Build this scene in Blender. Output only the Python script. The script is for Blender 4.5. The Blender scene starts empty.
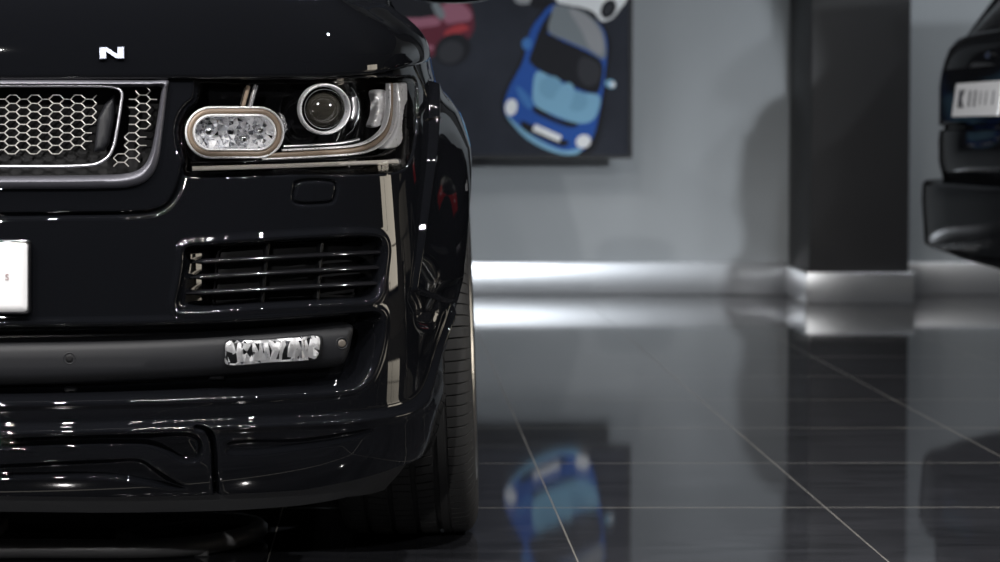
import bpy, bmesh, math, random
import numpy as np
from mathutils import Vector, Matrix, Quaternion
from mathutils.geometry import delaunay_2d_cdt

SC = bpy.context.scene
COL = SC.collection
random.seed(7)
rng = np.random.default_rng(7)

# ------------------------------------------------------------------ camera
FPX = 2036.0                       # focal length in pixels of the 1000 px wide frame
CAM = np.array([0.0, 0.0, 0.83])
PITCH, YAW = math.radians(2.0), math.radians(0.35)
FWD = np.array([math.sin(YAW) * math.cos(PITCH), math.cos(YAW) * math.cos(PITCH), -math.sin(PITCH)])
RIGHT = np.array([math.cos(YAW), -math.sin(YAW), 0.0])
UP = np.cross(RIGHT, FWD)
_d = np.array([0.0, 1.0, 0.0])
CXP = 390.0 - FPX * (_d @ RIGHT) / (_d @ FWD)      # principal point, so that +Y vanishes at (390, 132)
CYP = 132.0 + FPX * (_d @ UP) / (_d @ FWD)
cd = bpy.data.cameras.new('camera')
cam = bpy.data.objects.new('camera', cd)
COL.objects.link(cam)
cam.location = CAM
cam.rotation_euler = (math.pi / 2 - PITCH, 0, -YAW)
cd.sensor_width = 36.0
cd.lens = FPX * 36.0 / 1000.0
cd.shift_x = (500 - CXP) / 1000.0
cd.shift_y = (CYP - 281) / 1000.0
cd.clip_start, cd.clip_end = 0.05, 100
cd.dof.use_dof = True
cd.dof.focus_distance = 3.55
cd.dof.aperture_fstop = 4.2
SC.camera = cam

# ------------------------------------------------------------------ world, exposure, room lights
w = bpy.data.worlds.new('world')
SC.world = w
w.use_nodes = True
w.node_tree.nodes['Background'].inputs[0].default_value = (0.55, 0.6, 0.7, 1)
w.node_tree.nodes['Background'].inputs[1].default_value = 0.03
SC.view_settings.view_transform = 'Standard'
SC.view_settings.look = 'None'
SC.view_settings.exposure = 0.0
SC.view_settings.gamma = 1.0
SC.view_settings.use_curve_mapping = False
SC.cycles.max_bounces = 8
SC.cycles.transparent_max_bounces = 12
SC.cycles.sample_clamp_indirect = 6.0

ROOM_X0, ROOM_X1, ROOM_Y0, ROOM_Y1, ROOM_H = -7.0, 8.2, -6.5, 10.37, 3.4


def spot(name, loc, aim, power, angle=70, blend=0.4, radius=0.04, color=(1, 0.97, 0.93)):
    l = bpy.data.lights.new(name, 'SPOT')
    l.energy, l.spot_size, l.spot_blend = power, math.radians(angle), blend
    l.shadow_soft_size, l.color = radius, color
    o = bpy.data.objects.new(name, l)
    COL.objects.link(o)
    o.location = loc
    o.rotation_euler = (Vector(aim) - Vector(loc)).to_track_quat('-Z', 'Y').to_euler()
    return o


COOL = (0.90, 0.95, 1.0)
WARM = (1, 0.975, 0.95)
SPOTS = [  # loc, aim, power, cone angle, blend, colour, radius
    # over and in front of the near car
    ((-2.4, 1.5, 3.3), (-0.9, 3.5, 0.6), 330, 75, 0.6, WARM, 0.03),
    ((-0.9, 1.3, 3.3), (-0.5, 3.5, 0.6), 330, 75, 0.6, WARM, 0.03),
    ((0.7, 1.6, 3.3), (-0.1, 3.6, 0.7), 260, 70, 0.6, WARM, 0.03),
    ((3.2, 2.0, 3.3), (0.0, 3.7, 0.7), 300, 40, 0.6, WARM, 0.03),  # added from the right to brighten the headlight's outer corner
    ((-2.0, -5.6, 3.3), (-0.45, 3.5, 0.8), 950, 15, 0.6, WARM, 0.05),  # far frontal lamp, added to brighten the headlight and grille
    # towards the far wall
    ((2.4, 1.5, 1.55), (0.15, 10.4, 0.72), 850, 25, 0.12, COOL, 0.06),
    ((-1.2, 5.2, 3.3), (1.9, 10.4, 0.6), 55, 40, 0.6, COOL, 0.4),  # added fill, lifts the second car's shadow on the wall
    ((2.2, -3.6, 3.3), (1.5, 10.4, 0.75), 380, 20, 0.5, COOL, 0.12),
    ((4.4, -3.0, 3.3), (3.2, 10.4, 0.9), 700, 16, 0.6, COOL, 0.12),
    ((4.8, 8.0, 3.3), (3.6, 10.4, 0.5), 110, 80, 0.6, COOL, 0.1),
    ((3.1, 8.6, 3.3), (2.9, 10.4, 0.3), 60, 60, 0.6, COOL, 0.1),
    ((0.3, 5.4, 3.3), (2.0, 7.2, 0.9), 90, 34, 0.5, COOL, 0.04),  # added so that the second car's rear plate is not in shade
    ((2.7, 3.2, 3.3), (2.2, 6.0, 0.0), 160, 62, 0.4, COOL, 0.05),
]
for lo, ai, po, an, bl, co, ra in SPOTS:
    spot('spotlight', lo, ai, po, an, bl, ra, co)
# the small downlights that dot the ceiling, in pairs
for gx_ in (-5.4, -4.1, -2.8, -1.5, -0.2, 1.1):
    for gy_ in ((2.0, 2.4, 2.8, 3.2, 3.6) if gx_ < 0 else (3.4, 4.4)):
        for dx_ in (-0.32, -0.16, 0.0, 0.16, 0.32):
            spot('downlight', (gx_ + dx_, gy_ + 0.2 * dx_, 3.37), (gx_ + dx_, gy_ + 0.01, 0), 8, 160, 0.3, 0.014, WARM)


# ------------------------------------------------------------------ materials
def mat(name, color=(0.5, 0.5, 0.5), rough=0.5, metal=0.0, coat=0.0, coat_rough=0.02, ior=1.5, spec=0.5, trans=0.0):
    m = bpy.data.materials.new(name)
    m.use_nodes = True
    b = m.node_tree.nodes['Principled BSDF']
    b.inputs['Base Color'].default_value = (*color, 1)
    b.inputs['Roughness'].default_value = rough
    b.inputs['Metallic'].default_value = metal
    b.inputs['Coat Weight'].default_value = coat
    b.inputs['Coat Roughness'].default_value = coat_rough
    b.inputs['IOR'].default_value = ior
    b.inputs['Specular IOR Level'].default_value = spec
    b.inputs['Transmission Weight'].default_value = trans
    return m


def nodes_of(m):
    return m.node_tree, m.node_tree.nodes, m.node_tree.links, m.node_tree.nodes['Principled BSDF']


def noise_rough(m, scale, lo, hi, detail=4, stretch=(1, 1, 1)):
    t, n, l, b = nodes_of(m)
    tc = n.new('ShaderNodeTexCoord'); mp = n.new('ShaderNodeMapping'); mp.inputs['Scale'].default_value = stretch
    nz = n.new('ShaderNodeTexNoise'); nz.inputs['Scale'].default_value = scale; nz.inputs['Detail'].default_value = detail
    mr = n.new('ShaderNodeMapRange'); mr.inputs['To Min'].default_value = lo; mr.inputs['To Max'].default_value = hi
    l.new(tc.outputs['Object'], mp.inputs['Vector']); l.new(mp.outputs['Vector'], nz.inputs['Vector'])
    l.new(nz.outputs['Fac'], mr.inputs['Value']); l.new(mr.outputs['Result'], b.inputs['Roughness'])
    return m


def noise_bump(m, scale, strength, dist=0.001, stretch=(1, 1, 1)):
    t, n, l, b = nodes_of(m)
    tc = n.new('ShaderNodeTexCoord'); mp = n.new('ShaderNodeMapping'); mp.inputs['Scale'].default_value = stretch
    nz = n.new('ShaderNodeTexNoise'); nz.inputs['Scale'].default_value = scale
    bp = n.new('ShaderNodeBump'); bp.inputs['Strength'].default_value = strength; bp.inputs['Distance'].default_value = dist
    l.new(tc.outputs['Object'], mp.inputs['Vector']); l.new(mp.outputs['Vector'], nz.inputs['Vector'])
    l.new(nz.outputs['Fac'], bp.inputs['Height']); l.new(bp.outputs['Normal'], b.inputs['Normal'])
    return m


M_PAINT = noise_rough(mat('black_paint', (0.0035, 0.0038, 0.0048), 0.4, 0, 1.0, 0.012, 1.5, 0.0), 30, 0.35, 0.45)
M_SATIN = noise_bump(mat('satin_black_plastic', (0.010, 0.0105, 0.0125), 0.5, spec=0.25), 900, 0.25, 0.0004)
M_BLACK = noise_rough(mat('dark_plastic', (0.005, 0.005, 0.006), 0.6, spec=0.25), 40, 0.5, 0.7)
M_GLOSS = noise_rough(mat('gloss_black_plastic', (0.006, 0.006, 0.007), 0.1, 0, 0.6), 40, 0.06, 0.14)
M_PAINT2 = noise_rough(mat('low_coat_black_paint', (0.004, 0.0042, 0.005), 0.5, 0, 0.3, 0.06, 1.5, 0.0), 30, 0.45, 0.6)  # coat weakened so the second car mirrors less of the lit wall
M_DGLASS2 = noise_rough(mat('privacy_glass', (0.004, 0.004, 0.005), 0.2, 0, 0, 0, 1.5, 0.15), 30, 0.15, 0.25)
M_CHROME = noise_rough(mat('chrome', (0.82, 0.83, 0.86), 0.1, 1.0), 60, 0.07, 0.16)
M_SILVER = noise_rough(mat('satin_silver', (0.75, 0.75, 0.78), 0.35, 1.0), 80, 0.28, 0.42)
M_REFL = noise_rough(mat('reflector_silver', (0.9, 0.9, 0.92), 0.2, 0.85), 120, 0.1, 0.3)
M_SIDE = noise_rough(mat('side_reflector_silver', (0.9, 0.9, 0.92), 0.3, 0.35), 120, 0.2, 0.4)
M_FRAME = noise_rough(mat('grey_satin_metal', (0.085, 0.085, 0.10), 0.38, 0.55), 60, 0.3, 0.42)
M_FRAME3 = noise_rough(mat('bright_grey_metal', (0.42, 0.42, 0.45), 0.36, 0.85), 60, 0.3, 0.42)
M_WIRE = noise_rough(mat('wire_metal', (0.34, 0.33, 0.315), 0.38, 0.6), 60, 0.3, 0.45)
M_TAN = noise_rough(mat('light_guide_tan', (0.235, 0.175, 0.125), 0.4), 80, 0.3, 0.5)
M_CREAM = noise_rough(mat('light_strip_cream', (0.85, 0.80, 0.74), 0.4), 80, 0.3, 0.5)
M_PLATE = noise_rough(mat('plate_white', (0.60, 0.60, 0.61), 0.4), 50, 0.22, 0.4)
M_INK = noise_rough(mat('plate_ink', (0.03, 0.03, 0.035), 0.4), 50, 0.3, 0.5)
M_PINK = noise_rough(mat('plate_faded_ink', (0.26, 0.16, 0.16), 0.4), 50, 0.3, 0.5)
M_RUBBER = noise_bump(mat('tyre_rubber', (0.032, 0.032, 0.032), 0.66, spec=0.35), 500, 0.3, 0.0006)
M_ALLOY = noise_rough(mat('alloy', (0.62, 0.61, 0.6), 0.3, 1.0), 60, 0.24, 0.36)
M_RED = noise_rough(mat('tail_lamp_red', (0.16, 0.006, 0.008), 0.12, 0, 0.8), 50, 0.08, 0.16)
M_DGLASS = noise_rough(mat('dark_glass', (0.006, 0.007, 0.008), 0.05, 0, 0.5), 20, 0.03, 0.07)
M_AMBERLENS = noise_rough(mat('smoked_lens', (0.045, 0.042, 0.035), 0.06, 0.3, 1.0), 20, 0.04, 0.08)

# clear lamp glass: mostly see-through, with real reflections on top
M_GLASS = bpy.data.materials.new('clear_lens')
M_GLASS.use_nodes = True
_t = M_GLASS.node_tree; _n = _t.nodes; _l = _t.links
_n.clear()
_o = _n.new('ShaderNodeOutputMaterial'); _mx = _n.new('ShaderNodeMixShader'); _tr = _n.new('ShaderNodeBsdfTransparent')
_gl = _n.new('ShaderNodeBsdfGlossy'); _gl.inputs['Roughness'].default_value = 0.02
_fr = _n.new('ShaderNodeFresnel'); _fr.inputs['IOR'].default_value = 1.45
_l.new(_fr.outputs[0], _mx.inputs[0]); _l.new(_tr.outputs[0], _mx.inputs[1]); _l.new(_gl.outputs[0], _mx.inputs[2]); _l.new(_mx.outputs[0], _o.inputs[0])


# floor: dark slate tiles 0.6 m with thin pale joints, polished
M_FLOOR = mat('slate_tile', (0.03, 0.031, 0.036), 0.1, 0, 0, 0, 1.5, 0.38)
t, n, l, b = nodes_of(M_FLOOR)
geo = n.new('ShaderNodeNewGeometry'); sep = n.new('ShaderNodeSeparateXYZ')
l.new(geo.outputs['Position'], sep.inputs[0])


def mth(op, a, bb=None, c=None):
    k = n.new('ShaderNodeMath'); k.operation = op
    for i, v in enumerate((a, bb, c)):
        if v is None: continue
        if isinstance(v, (int, float)): k.inputs[i].default_value = v
        else: l.new(v, k.inputs[i])
    return k.outputs[0]


TILE = 0.6
def line_mask(coord, off, pitch, half):
    u = mth('DIVIDE', mth('SUBTRACT', coord, off), pitch)
    fr = mth('ABSOLUTE', mth('SUBTRACT', u, mth('ROUND', u)))
    return mth('LESS_THAN', mth('MULTIPLY', fr, pitch), half), u


jx, ux = line_mask(sep.outputs[0], 0.363, 0.6, 0.0013)
jy, uy = line_mask(sep.outputs[1], 4.472, 0.604, 0.0022)
joint = mth('MAXIMUM', jx, jy)
tid = n.new('ShaderNodeCombineXYZ')
l.new(mth('FLOOR', ux), tid.inputs[0]); l.new(mth('FLOOR', uy), tid.inputs[1])
wn = n.new('ShaderNodeTexWhiteNoise'); l.new(tid.outputs[0], wn.inputs['Vector'])
addv = n.new('ShaderNodeVectorMath'); addv.operation = 'ADD'
scv = n.new('ShaderNodeVectorMath'); scv.operation = 'SCALE'; scv.inputs['Scale'].default_value = 9.0
l.new(wn.outputs['Color'], scv.inputs[0]); l.new(geo.outputs['Position'], addv.inputs[0]); l.new(scv.outputs[0], addv.inputs[1])
mp = n.new('ShaderNodeMapping'); mp.inputs['Rotation'].default_value = (0, 0, 0.5); mp.inputs['Scale'].default_value = (1.2, 6, 1)
l.new(addv.outputs[0], mp.inputs['Vector'])
nz = n.new('ShaderNodeTexNoise'); nz.inputs['Scale'].default_value = 2.2; nz.inputs['Detail'].default_value = 5; nz.inputs['Distortion'].default_value = 1.4
l.new(mp.outputs['Vector'], nz.inputs['Vector'])
cr = n.new('ShaderNodeValToRGB')
cr.color_ramp.elements[0].position, cr.color_ramp.elements[0].color = 0.3, (0.017, 0.018, 0.021, 1)
cr.color_ramp.elements[1].position, cr.color_ramp.elements[1].color = 0.75, (0.034, 0.035, 0.041, 1)
l.new(nz.outputs['Fac'], cr.inputs['Fac'])
mixc = n.new('ShaderNodeMix'); mixc.data_type = 'RGBA'
l.new(joint, mixc.inputs['Factor']); l.new(cr.outputs['Color'], mixc.inputs[6]); mixc.inputs[7].default_value = (0.22, 0.21, 0.19, 1)
l.new(mixc.outputs[2], b.inputs['Base Color'])
mr = n.new('ShaderNodeMapRange'); mr.inputs['To Min'].default_value = 0.03; mr.inputs['To Max'].default_value = 0.065
l.new(nz.outputs['Fac'], mr.inputs['Value'])
l.new(mth('MAXIMUM', mr.outputs['Result'], mth('MULTIPLY', joint, 0.5)), b.inputs['Roughness'])

M_WALL = noise_bump(noise_rough(mat('grey_wall_paint', (0.36, 0.385, 0.405), 0.6), 3, 0.55, 0.7), 200, 0.06, 0.001)
M_WALLDARK = noise_rough(mat('dark_wall_paint', (0.05, 0.052, 0.056), 0.6), 3, 0.55, 0.7)
M_WALLPALE = noise_rough(mat('pale_wall_paint', (0.62, 0.56, 0.46), 0.6), 3, 0.55, 0.7)
M_CEIL = noise_rough(mat('ceiling_paint', (0.018, 0.018, 0.02), 0.8), 3, 0.7, 0.9)
M_PILLAR = noise_rough(mat('pillar_charcoal', (0.024, 0.024, 0.026), 0.5), 3, 0.45, 0.6)
M_STEEL = noise_rough(mat('brushed_steel', (0.80, 0.82, 0.85), 0.4, 0.9), 14, 0.31, 0.35, 4, (0.02, 0.02, 60))


# ------------------------------------------------------------------ object helpers
def mesh_obj(name, verts, faces, material, parent=None, smooth=True, mats=None, fmat=None):
    me = bpy.data.meshes.new(name)
    me.from_pydata([tuple(map(float, v)) for v in verts], [], [tuple(int(i) for i in f) for f in faces])
    for m in (mats or [material]):
        me.materials.append(m)
    if fmat is not None:
        me.polygons.foreach_set('material_index', np.array(fmat, dtype=np.int32))
    me.polygons.foreach_set('use_smooth', np.full(len(me.polygons), smooth))
    me.update()
    o = bpy.data.objects.new(name, me)
    COL.objects.link(o)
    if parent is not None:
        o.parent = parent
        o.matrix_parent_inverse = parent.matrix_world.inverted() if parent.type == 'EMPTY' else Matrix()
    return o


def fix_normals(o):
    bm = bmesh.new(); bm.from_mesh(o.data)
    bmesh.ops.recalc_face_normals(bm, faces=bm.faces)
    bm.to_mesh(o.data); bm.free()
    return o


def sharp(o, deg=35):
    me = o.data
    bm = bmesh.new(); bm.from_mesh(me)
    for e in bm.edges:
        e.smooth = not (len(e.link_faces) == 2 and e.calc_face_angle(0) > math.radians(deg))
    bm.to_mesh(me); bm.free()
    return o


def empty(name, loc, label, cat, group=None):
    o = bpy.data.objects.new(name, None)
    COL.objects.link(o)
    o.location = loc
    o['label'] = label; o['category'] = cat
    if group: o['group'] = group
    bpy.context.view_layer.update()
    return o


def tag(o, label, cat, group=None):
    o['label'] = label; o['category'] = cat
    if group: o['group'] = group
    return o


def struct(o):
    o['kind'] = 'structure'
    return o


class MB:
    """collects simple solids into one mesh"""
    def __init__(s): s.v, s.f = [], []
    def add(s, v, f):
        k = len(s.v); s.v += [tuple(p) for p in v]; s.f += [tuple(i + k for i in q) for q in f]
    def box(s, a, b_):
        x0, y0, z0 = a; x1, y1, z1 = b_
        s.add([(x0, y0, z0), (x1, y0, z0), (x1, y1, z0), (x0, y1, z0), (x0, y0, z1), (x1, y0, z1), (x1, y1, z1), (x0, y1, z1)],
              [(0, 3, 2, 1), (4, 5, 6, 7), (0, 1, 5, 4), (1, 2, 6, 5), (2, 3, 7, 6), (3, 0, 4, 7)])
    def bar(s, p, q, r, nrm, h=None):
        p, q, nrm = map(np.asarray, (p, q, nrm)); h = h or r
        t_ = q - p; t_ = t_ / (np.linalg.norm(t_) + 1e-12); bq = np.cross(t_, nrm); bq /= (np.linalg.norm(bq) + 1e-12); nn = np.cross(bq, t_)
        vs = [c + r * bq * a_ + h * nn * b2 for c in (p, q) for a_, b2 in ((-1, -1), (1, -1), (1, 1), (-1, 1))]
        s.add(vs, [(0, 1, 5, 4), (1, 2, 6, 5), (2, 3, 7, 6), (3, 0, 4, 7), (3, 2, 1, 0), (4, 5, 6, 7)])
    def build(s, name, m, parent=None, smooth=False, bevel=0.0, seg=2):
        o = mesh_obj(name, s.v, s.f, m, parent, smooth)
        if bevel:
            md = o.modifiers.new('bevel', 'BEVEL'); md.width = bevel; md.segments = seg; md.limit_method = 'ANGLE'
            o.data.polygons.foreach_set('use_smooth', np.full(len(o.data.polygons), True))
            md.harden_normals = False
        return o


def lathe(profile, seg, axis='x', rot0=0.0):
    """profile: list of (axial, radius)"""
    v, f = [], []
    m = len(profile)
    for k in range(seg):
        a = rot0 + 2 * math.pi * k / seg
        for ax, r in profile:
            v.append((ax, -r * math.cos(a), r * math.sin(a)))
    for k in range(seg):
        k2 = (k + 1) % seg
        for i in range(m - 1):
            f.append((k * m + i, k * m + i + 1, k2 * m + i + 1, k2 * m + i))
    return v, f


# ------------------------------------------------------------------ pixel <-> place
def project(P):
    d = np.asarray(P, float) - CAM
    z = d @ FWD
    return np.stack([CXP + FPX * (d @ RIGHT) / z, CYP - FPX * (d @ UP) / z], -1)


def ray(px, py):
    return FWD + RIGHT * (px - CXP) / FPX - UP * (py - CYP) / FPX


def at_y(px, py, Y):
    d = ray(px, py)
    return CAM + d * (Y / d[1])


# ------------------------------------------------------------------ the nearer car's skin: plan curve x vertical profile
CARX, CARY = -0.84, 3.38
WHEEL_Y, WHEEL_Z, ARCH_R = 4.22, 0.389, 0.468
_plan = np.array([(0, 0), (.2, .003), (.4, .013), (.55, .031), (.68, .062), (.77, .102), (.835, .158), (.880, .232), (.910, .32), (.934, .42), (.953, .55), (.968, .72), (.975, .90), (.976, 1.3)])


def pchip(x, y, xq):
    x, y, xq = map(np.asarray, (x, y, xq))
    h = np.diff(x); dl = np.diff(y) / h
    m = np.zeros_like(y, dtype=float)
    m[0], m[-1] = dl[0], dl[-1]
    for i in range(1, len(x) - 1):
        if dl[i - 1] * dl[i] > 0:
            w1, w2 = 2 * h[i] + h[i - 1], h[i] + 2 * h[i - 1]
            m[i] = (w1 + w2) / (w1 / dl[i - 1] + w2 / dl[i])
    k = np.clip(np.searchsorted(x, xq) - 1, 0, len(x) - 2)
    t_ = (xq - x[k]) / h[k]
    return ((2 * t_**3 - 3 * t_**2 + 1) * y[k] + (t_**3 - 2 * t_**2 + t_) * h[k] * m[k] + (-2 * t_**3 + 3 * t_**2) * y[k + 1] + (t_**3 - t_**2) * h[k] * m[k + 1])


_cl = np.r_[0, np.cumsum(np.hypot(*np.diff(_plan, axis=0).T))]
S_TAB = np.linspace(0, _cl[-1], 1500)


def _nat(tk, yk, tq):      # natural cubic spline
    nn_ = len(tk); h = np.diff(tk)
    A = np.zeros((nn_, nn_)); B = np.zeros(nn_); A[0, 0] = A[-1, -1] = 1
    for i in range(1, nn_ - 1):
        A[i, i - 1], A[i, i], A[i, i + 1] = h[i - 1], 2 * (h[i - 1] + h[i]), h[i]
        B[i] = 6 * ((yk[i + 1] - yk[i]) / h[i] - (yk[i] - yk[i - 1]) / h[i - 1])
    M2 = np.linalg.solve(A, B)
    k = np.clip(np.searchsorted(tk, tq) - 1, 0, nn_ - 2)
    a, b2 = tk[k + 1] - tq, tq - tk[k]
    return (M2[k] * a**3 + M2[k + 1] * b2**3) / (6 * h[k]) + (yk[k] / h[k] - M2[k] * h[k] / 6) * a + (yk[k + 1] / h[k] - M2[k + 1] * h[k] / 6) * b2


PX_TAB = _nat(_cl, _plan[:, 0], S_TAB)
PY_TAB = _nat(_cl, _plan[:, 1], S_TAB)
_tx, _ty = np.gradient(PX_TAB, S_TAB), np.gradient(PY_TAB, S_TAB)
_tx[0], _ty[0] = 1, 0
_ln = np.hypot(_tx, _ty); NX_TAB, NY_TAB = _ty / _ln, -_tx / _ln
_pz = np.array([0.10, 0.19, 0.225, 0.28, 0.36, 0.42, 0.5, 0.6, 0.70, 0.78, 0.86, 0.92, 0.96, 1.05])
_pv = np.array([-0.075, -0.045, -0.022, 0.0, 0.012, 0.014, 0.012, 0.008, 0.0, -0.008, -0.022, -0.035, -0.046, -0.06])


def prof(Z): return pchip(_pz, _pv, np.asarray(Z, float))


def skin(s, Z, off=0.0):
    """point on the skin; s signed arc length from the car's centre line, off = outward distance"""
    s = np.asarray(s, float); Z = np.asarray(Z, float)
    a = np.abs(s); sg = np.where(s < 0, -1.0, 1.0)
    n_ = prof(Z) + off
    x = np.interp(a, S_TAB, PX_TAB) + np.interp(a, S_TAB, NX_TAB) * n_
    y = np.interp(a, S_TAB, PY_TAB) + np.interp(a, S_TAB, NY_TAB) * n_
    return np.stack([CARX + sg * x, CARY + y, Z + 0 * x], -1)


def skin_n(s):
    a = np.abs(s); sg = np.where(np.asarray(s) < 0, -1.0, 1.0)
    return np.stack([sg * np.interp(a, S_TAB, NX_TAB), np.interp(a, S_TAB, NY_TAB), 0 * a], -1)


_gs, _gz = np.meshgrid(np.linspace(0.0, 1.35, 270), np.linspace(0.12, 1.02, 180))
_gp = project(skin(_gs, _gz))
_vis = ((skin(_gs, _gz) - CAM) * skin_n(_gs)).sum(-1) < 0


def sv(px, py, off=0.0):
    """(s, Z) on the skin seen at this pixel"""
    d2 = np.where(_vis, (_gp[..., 0] - px)**2 + (_gp[..., 1] - py)**2, 1e12)
    k = np.unravel_index(np.argmin(d2), d2.shape)
    s, z = _gs[k], _gz[k]
    for _ in range(12):
        p0 = project(skin(s, z, off)); e = 1e-4
        js = (project(skin(s + e, z, off)) - p0) / e; jz = (project(skin(s, z + e, off)) - p0) / e
        J = np.stack([js, jz], 1); r = np.array([px, py]) - p0
        try: dx = np.linalg.solve(J, r)
        except np.linalg.LinAlgError: break
        dx = np.clip(dx, -0.05, 0.05); s, z = s + dx[0], z + dx[1]
        if abs(r).max() < 0.02: break
    return np.array([float(s), float(z)])


def svs(pts, off=0.0): return np.array([sv(x, y, off) for x, y in pts])


def catmull(pts, k=5, closed=False):
    P = np.asarray(pts, float); n_ = len(P); out = []
    for i in range(n_ if closed else n_ - 1):
        p1, p2 = P[i], P[(i + 1) % n_]
        p0 = P[i - 1] if (closed or i > 0) else 2 * p1 - p2
        p3 = P[(i + 2) % n_] if (closed or i < n_ - 2) else 2 * p2 - p1
        d1, d2, d3 = (max(np.linalg.norm(q), 1e-9)**0.5 for q in (p1 - p0, p2 - p1, p3 - p2))   # centripetal
        m1 = d2 * ((p1 - p0) / d1 - (p2 - p0) / (d1 + d2) + (p2 - p1) / d2)
        m2 = d2 * ((p2 - p1) / d2 - (p3 - p1) / (d2 + d3) + (p3 - p2) / d3)
        for j in range(k):
            t_ = j / k
            out.append((2 * t_**3 - 3 * t_**2 + 1) * p1 + (t_**3 - 2 * t_**2 + t_) * m1 + (-2 * t_**3 + 3 * t_**2) * p2 + (t_**3 - t_**2) * m2)
    if not closed: out.append(P[-1])
    return np.array(out)


def seg_dist(P, A, closed):
    """distance of the points P (N,2) to a polyline; inside test when closed"""
    best = np.full(len(P), 1e9); inside = np.zeros(len(P), bool)
    B = np.roll(A, -1, 0) if closed else A[1:]
    A0 = A if closed else A[:-1]
    for a, b2 in zip(A0, B):
        ab = b2 - a; L = (ab @ ab) + 1e-18
        t_ = np.clip(((P - a) @ ab) / L, 0, 1)
        dd = P - a - t_[:, None] * ab
        best = np.minimum(best, dd[:, 0]**2 + dd[:, 1]**2)
        if closed:
            c = (a[1] > P[:, 1]) != (b2[1] > P[:, 1])
            xi = a[0] + (P[:, 1] - a[1]) * (b2[0] - a[0]) / (b2[1] - a[1] + 1e-18)
            inside ^= c & (P[:, 0] < xi)
    best = np.sqrt(best)
    return np.where(inside, -best, best) if closed else best


def sstep(x, a, b2):
    t_ = np.clip((x - a) / (b2 - a), 0, 1)
    return t_ * t_ * (3 - 2 * t_)


C0 = -118.0   # pixel column of the car's centre line, out of frame on the left


def poly(pts, off=0.0, k=5):
    """closed outline traced on the skin, corners rounded"""
    return svs(catmull(pts, k, True), off)


def line(pts, off=0.0, k=5): return svs(catmull(pts, k), off)


# ---- outlines on the skin
L_SHUT = line([(197, 72), (196, 88), (194, 99), (186, 106), (179, 117), (176, 131), (178, 147), (183, 160), (182, 172), (179, 184), (174, 196), (166, 206), (155, 211), (140, 213), (60, 214.5), (C0, 216)])
P_PANEL = np.vstack([L_SHUT, [[-0.2, L_SHUT[-1, 1]], [-0.2, 1.2], [L_SHUT[0, 0], 1.2]]])
P_GRILLE = np.vstack([line([(C0, 80.5), (0, 80), (150, 80.5), (167, 81), (166, 95), (160, 145), (156, 166), (148, 179), (134, 186), (110, 188), (0, 189), (C0, 190)]), ])
P_GRILLE = np.vstack([P_GRILLE, [[-0.3, P_GRILLE[-1, 1]], [-0.3, P_GRILLE[0, 1]]]])
P_LAMP = poly([(198, 79.5), (250, 79), (330, 78), (400, 76.5), (412, 77), (415.5, 82), (416.5, 100), (416, 118), (414.5, 140), (411, 157), (405, 168), (392, 173), (300, 175), (192, 177.5), (184, 175), (183, 168), (184.5, 160), (179.5, 146.5), (177.5, 131), (180.5, 117.5), (187.5, 107), (195.5, 100), (197.5, 89)])
P_WASH = poly([(296, 182.5), (331, 181), (335.5, 184), (335, 194), (332, 201), (326, 202.5), (298, 203), (293.5, 200), (294.5, 188)])
P_INTAKE = poly([(186, 247), (210, 244), (300, 238), (368, 235.5), (380, 238.5), (383.5, 246), (381, 275), (378.5, 291), (373, 299), (340, 302.5), (260, 307), (190, 311.5), (177.5, 310), (175.5, 303), (179, 285), (182.5, 262), (183, 252)])
P_FOGREC = np.vstack([line([(C0, 329), (0, 325.5), (120, 324), (220, 321), (300, 316.5), (360, 311.5), (376, 311), (382, 316), (381, 335), (376, 358), (368, 377), (358, 387), (340, 391), (240, 397), (120, 401), (0, 403), (C0, 404)])])
P_FOGREC = np.vstack([P_FOGREC, [[-0.3, P_FOGREC[-1, 1]], [-0.3, P_FOGREC[0, 1]]]])
L_LIP = line([(439, 300), (438, 312), (436.5, 326), (432, 350), (425, 377), (416, 394), (400, 404), (360, 411), (215, 418), (0, 424), (C0, 426)])
P_LIP = np.vstack([L_LIP, [[-0.3, L_LIP[-1, 1]], [-0.3, 0.0], [1.6, 0.0], [1.6, L_LIP[0, 1]]]])
L_GAP = line([(196, 426), (205, 428), (210.5, 435), (213, 448), (214, 470), (216, 500)])
P_CENTRE = np.vstack([line([(C0, 432), (0, 428), (196, 426.5), (205, 428), (210.5, 435), (213, 448), (214, 470), (216, 505)]), ])
P_CENTRE = np.vstack([P_CENTRE, [[P_CENTRE[-1, 0], 0.0], [-0.3, 0.0], [-0.3, P_CENTRE[0, 1]]]])
P_SCOOP = np.vstack([line([(C0, 440), (0, 436), (150, 431), (190, 431), (201, 437), (203, 452), (196, 461), (180, 461), (165, 452), (150, 446), (120, 444), (0, 447), (C0, 449)])])
P_SCOOP = np.vstack([P_SCOOP, [[-0.3, P_SCOOP[-1, 1]], [-0.3, P_SCOOP[0, 1]]]])
P_SCOOP2 = np.vstack([line([(C0, 464), (0, 461), (110, 456), (142, 456), (158, 466), (178, 479), (188, 486), (175, 488), (150, 484), (110, 478), (0, 478), (C0, 479)])])
P_SCOOP2 = np.vstack([P_SCOOP2, [[-0.3, P_SCOOP2[-1, 1]], [-0.3, P_SCOOP2[0, 1]]]])
P_FACET = poly([(222, 440), (300, 434), (350, 427), (368, 425.5), (366, 431), (345, 441), (300, 449), (240, 455), (224, 452)])
L_WING = line([(413, 68), (418, 78), (423, 90), (425.3, 103), (419, 110.5), (416.8, 120), (416, 130)])
L_FLARE = line([(426.5, 80), (427, 100), (427, 130), (425, 160), (420, 205), (415, 250), (410.5, 285), (410, 292)])
_fe = sv(437, 303)
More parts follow.
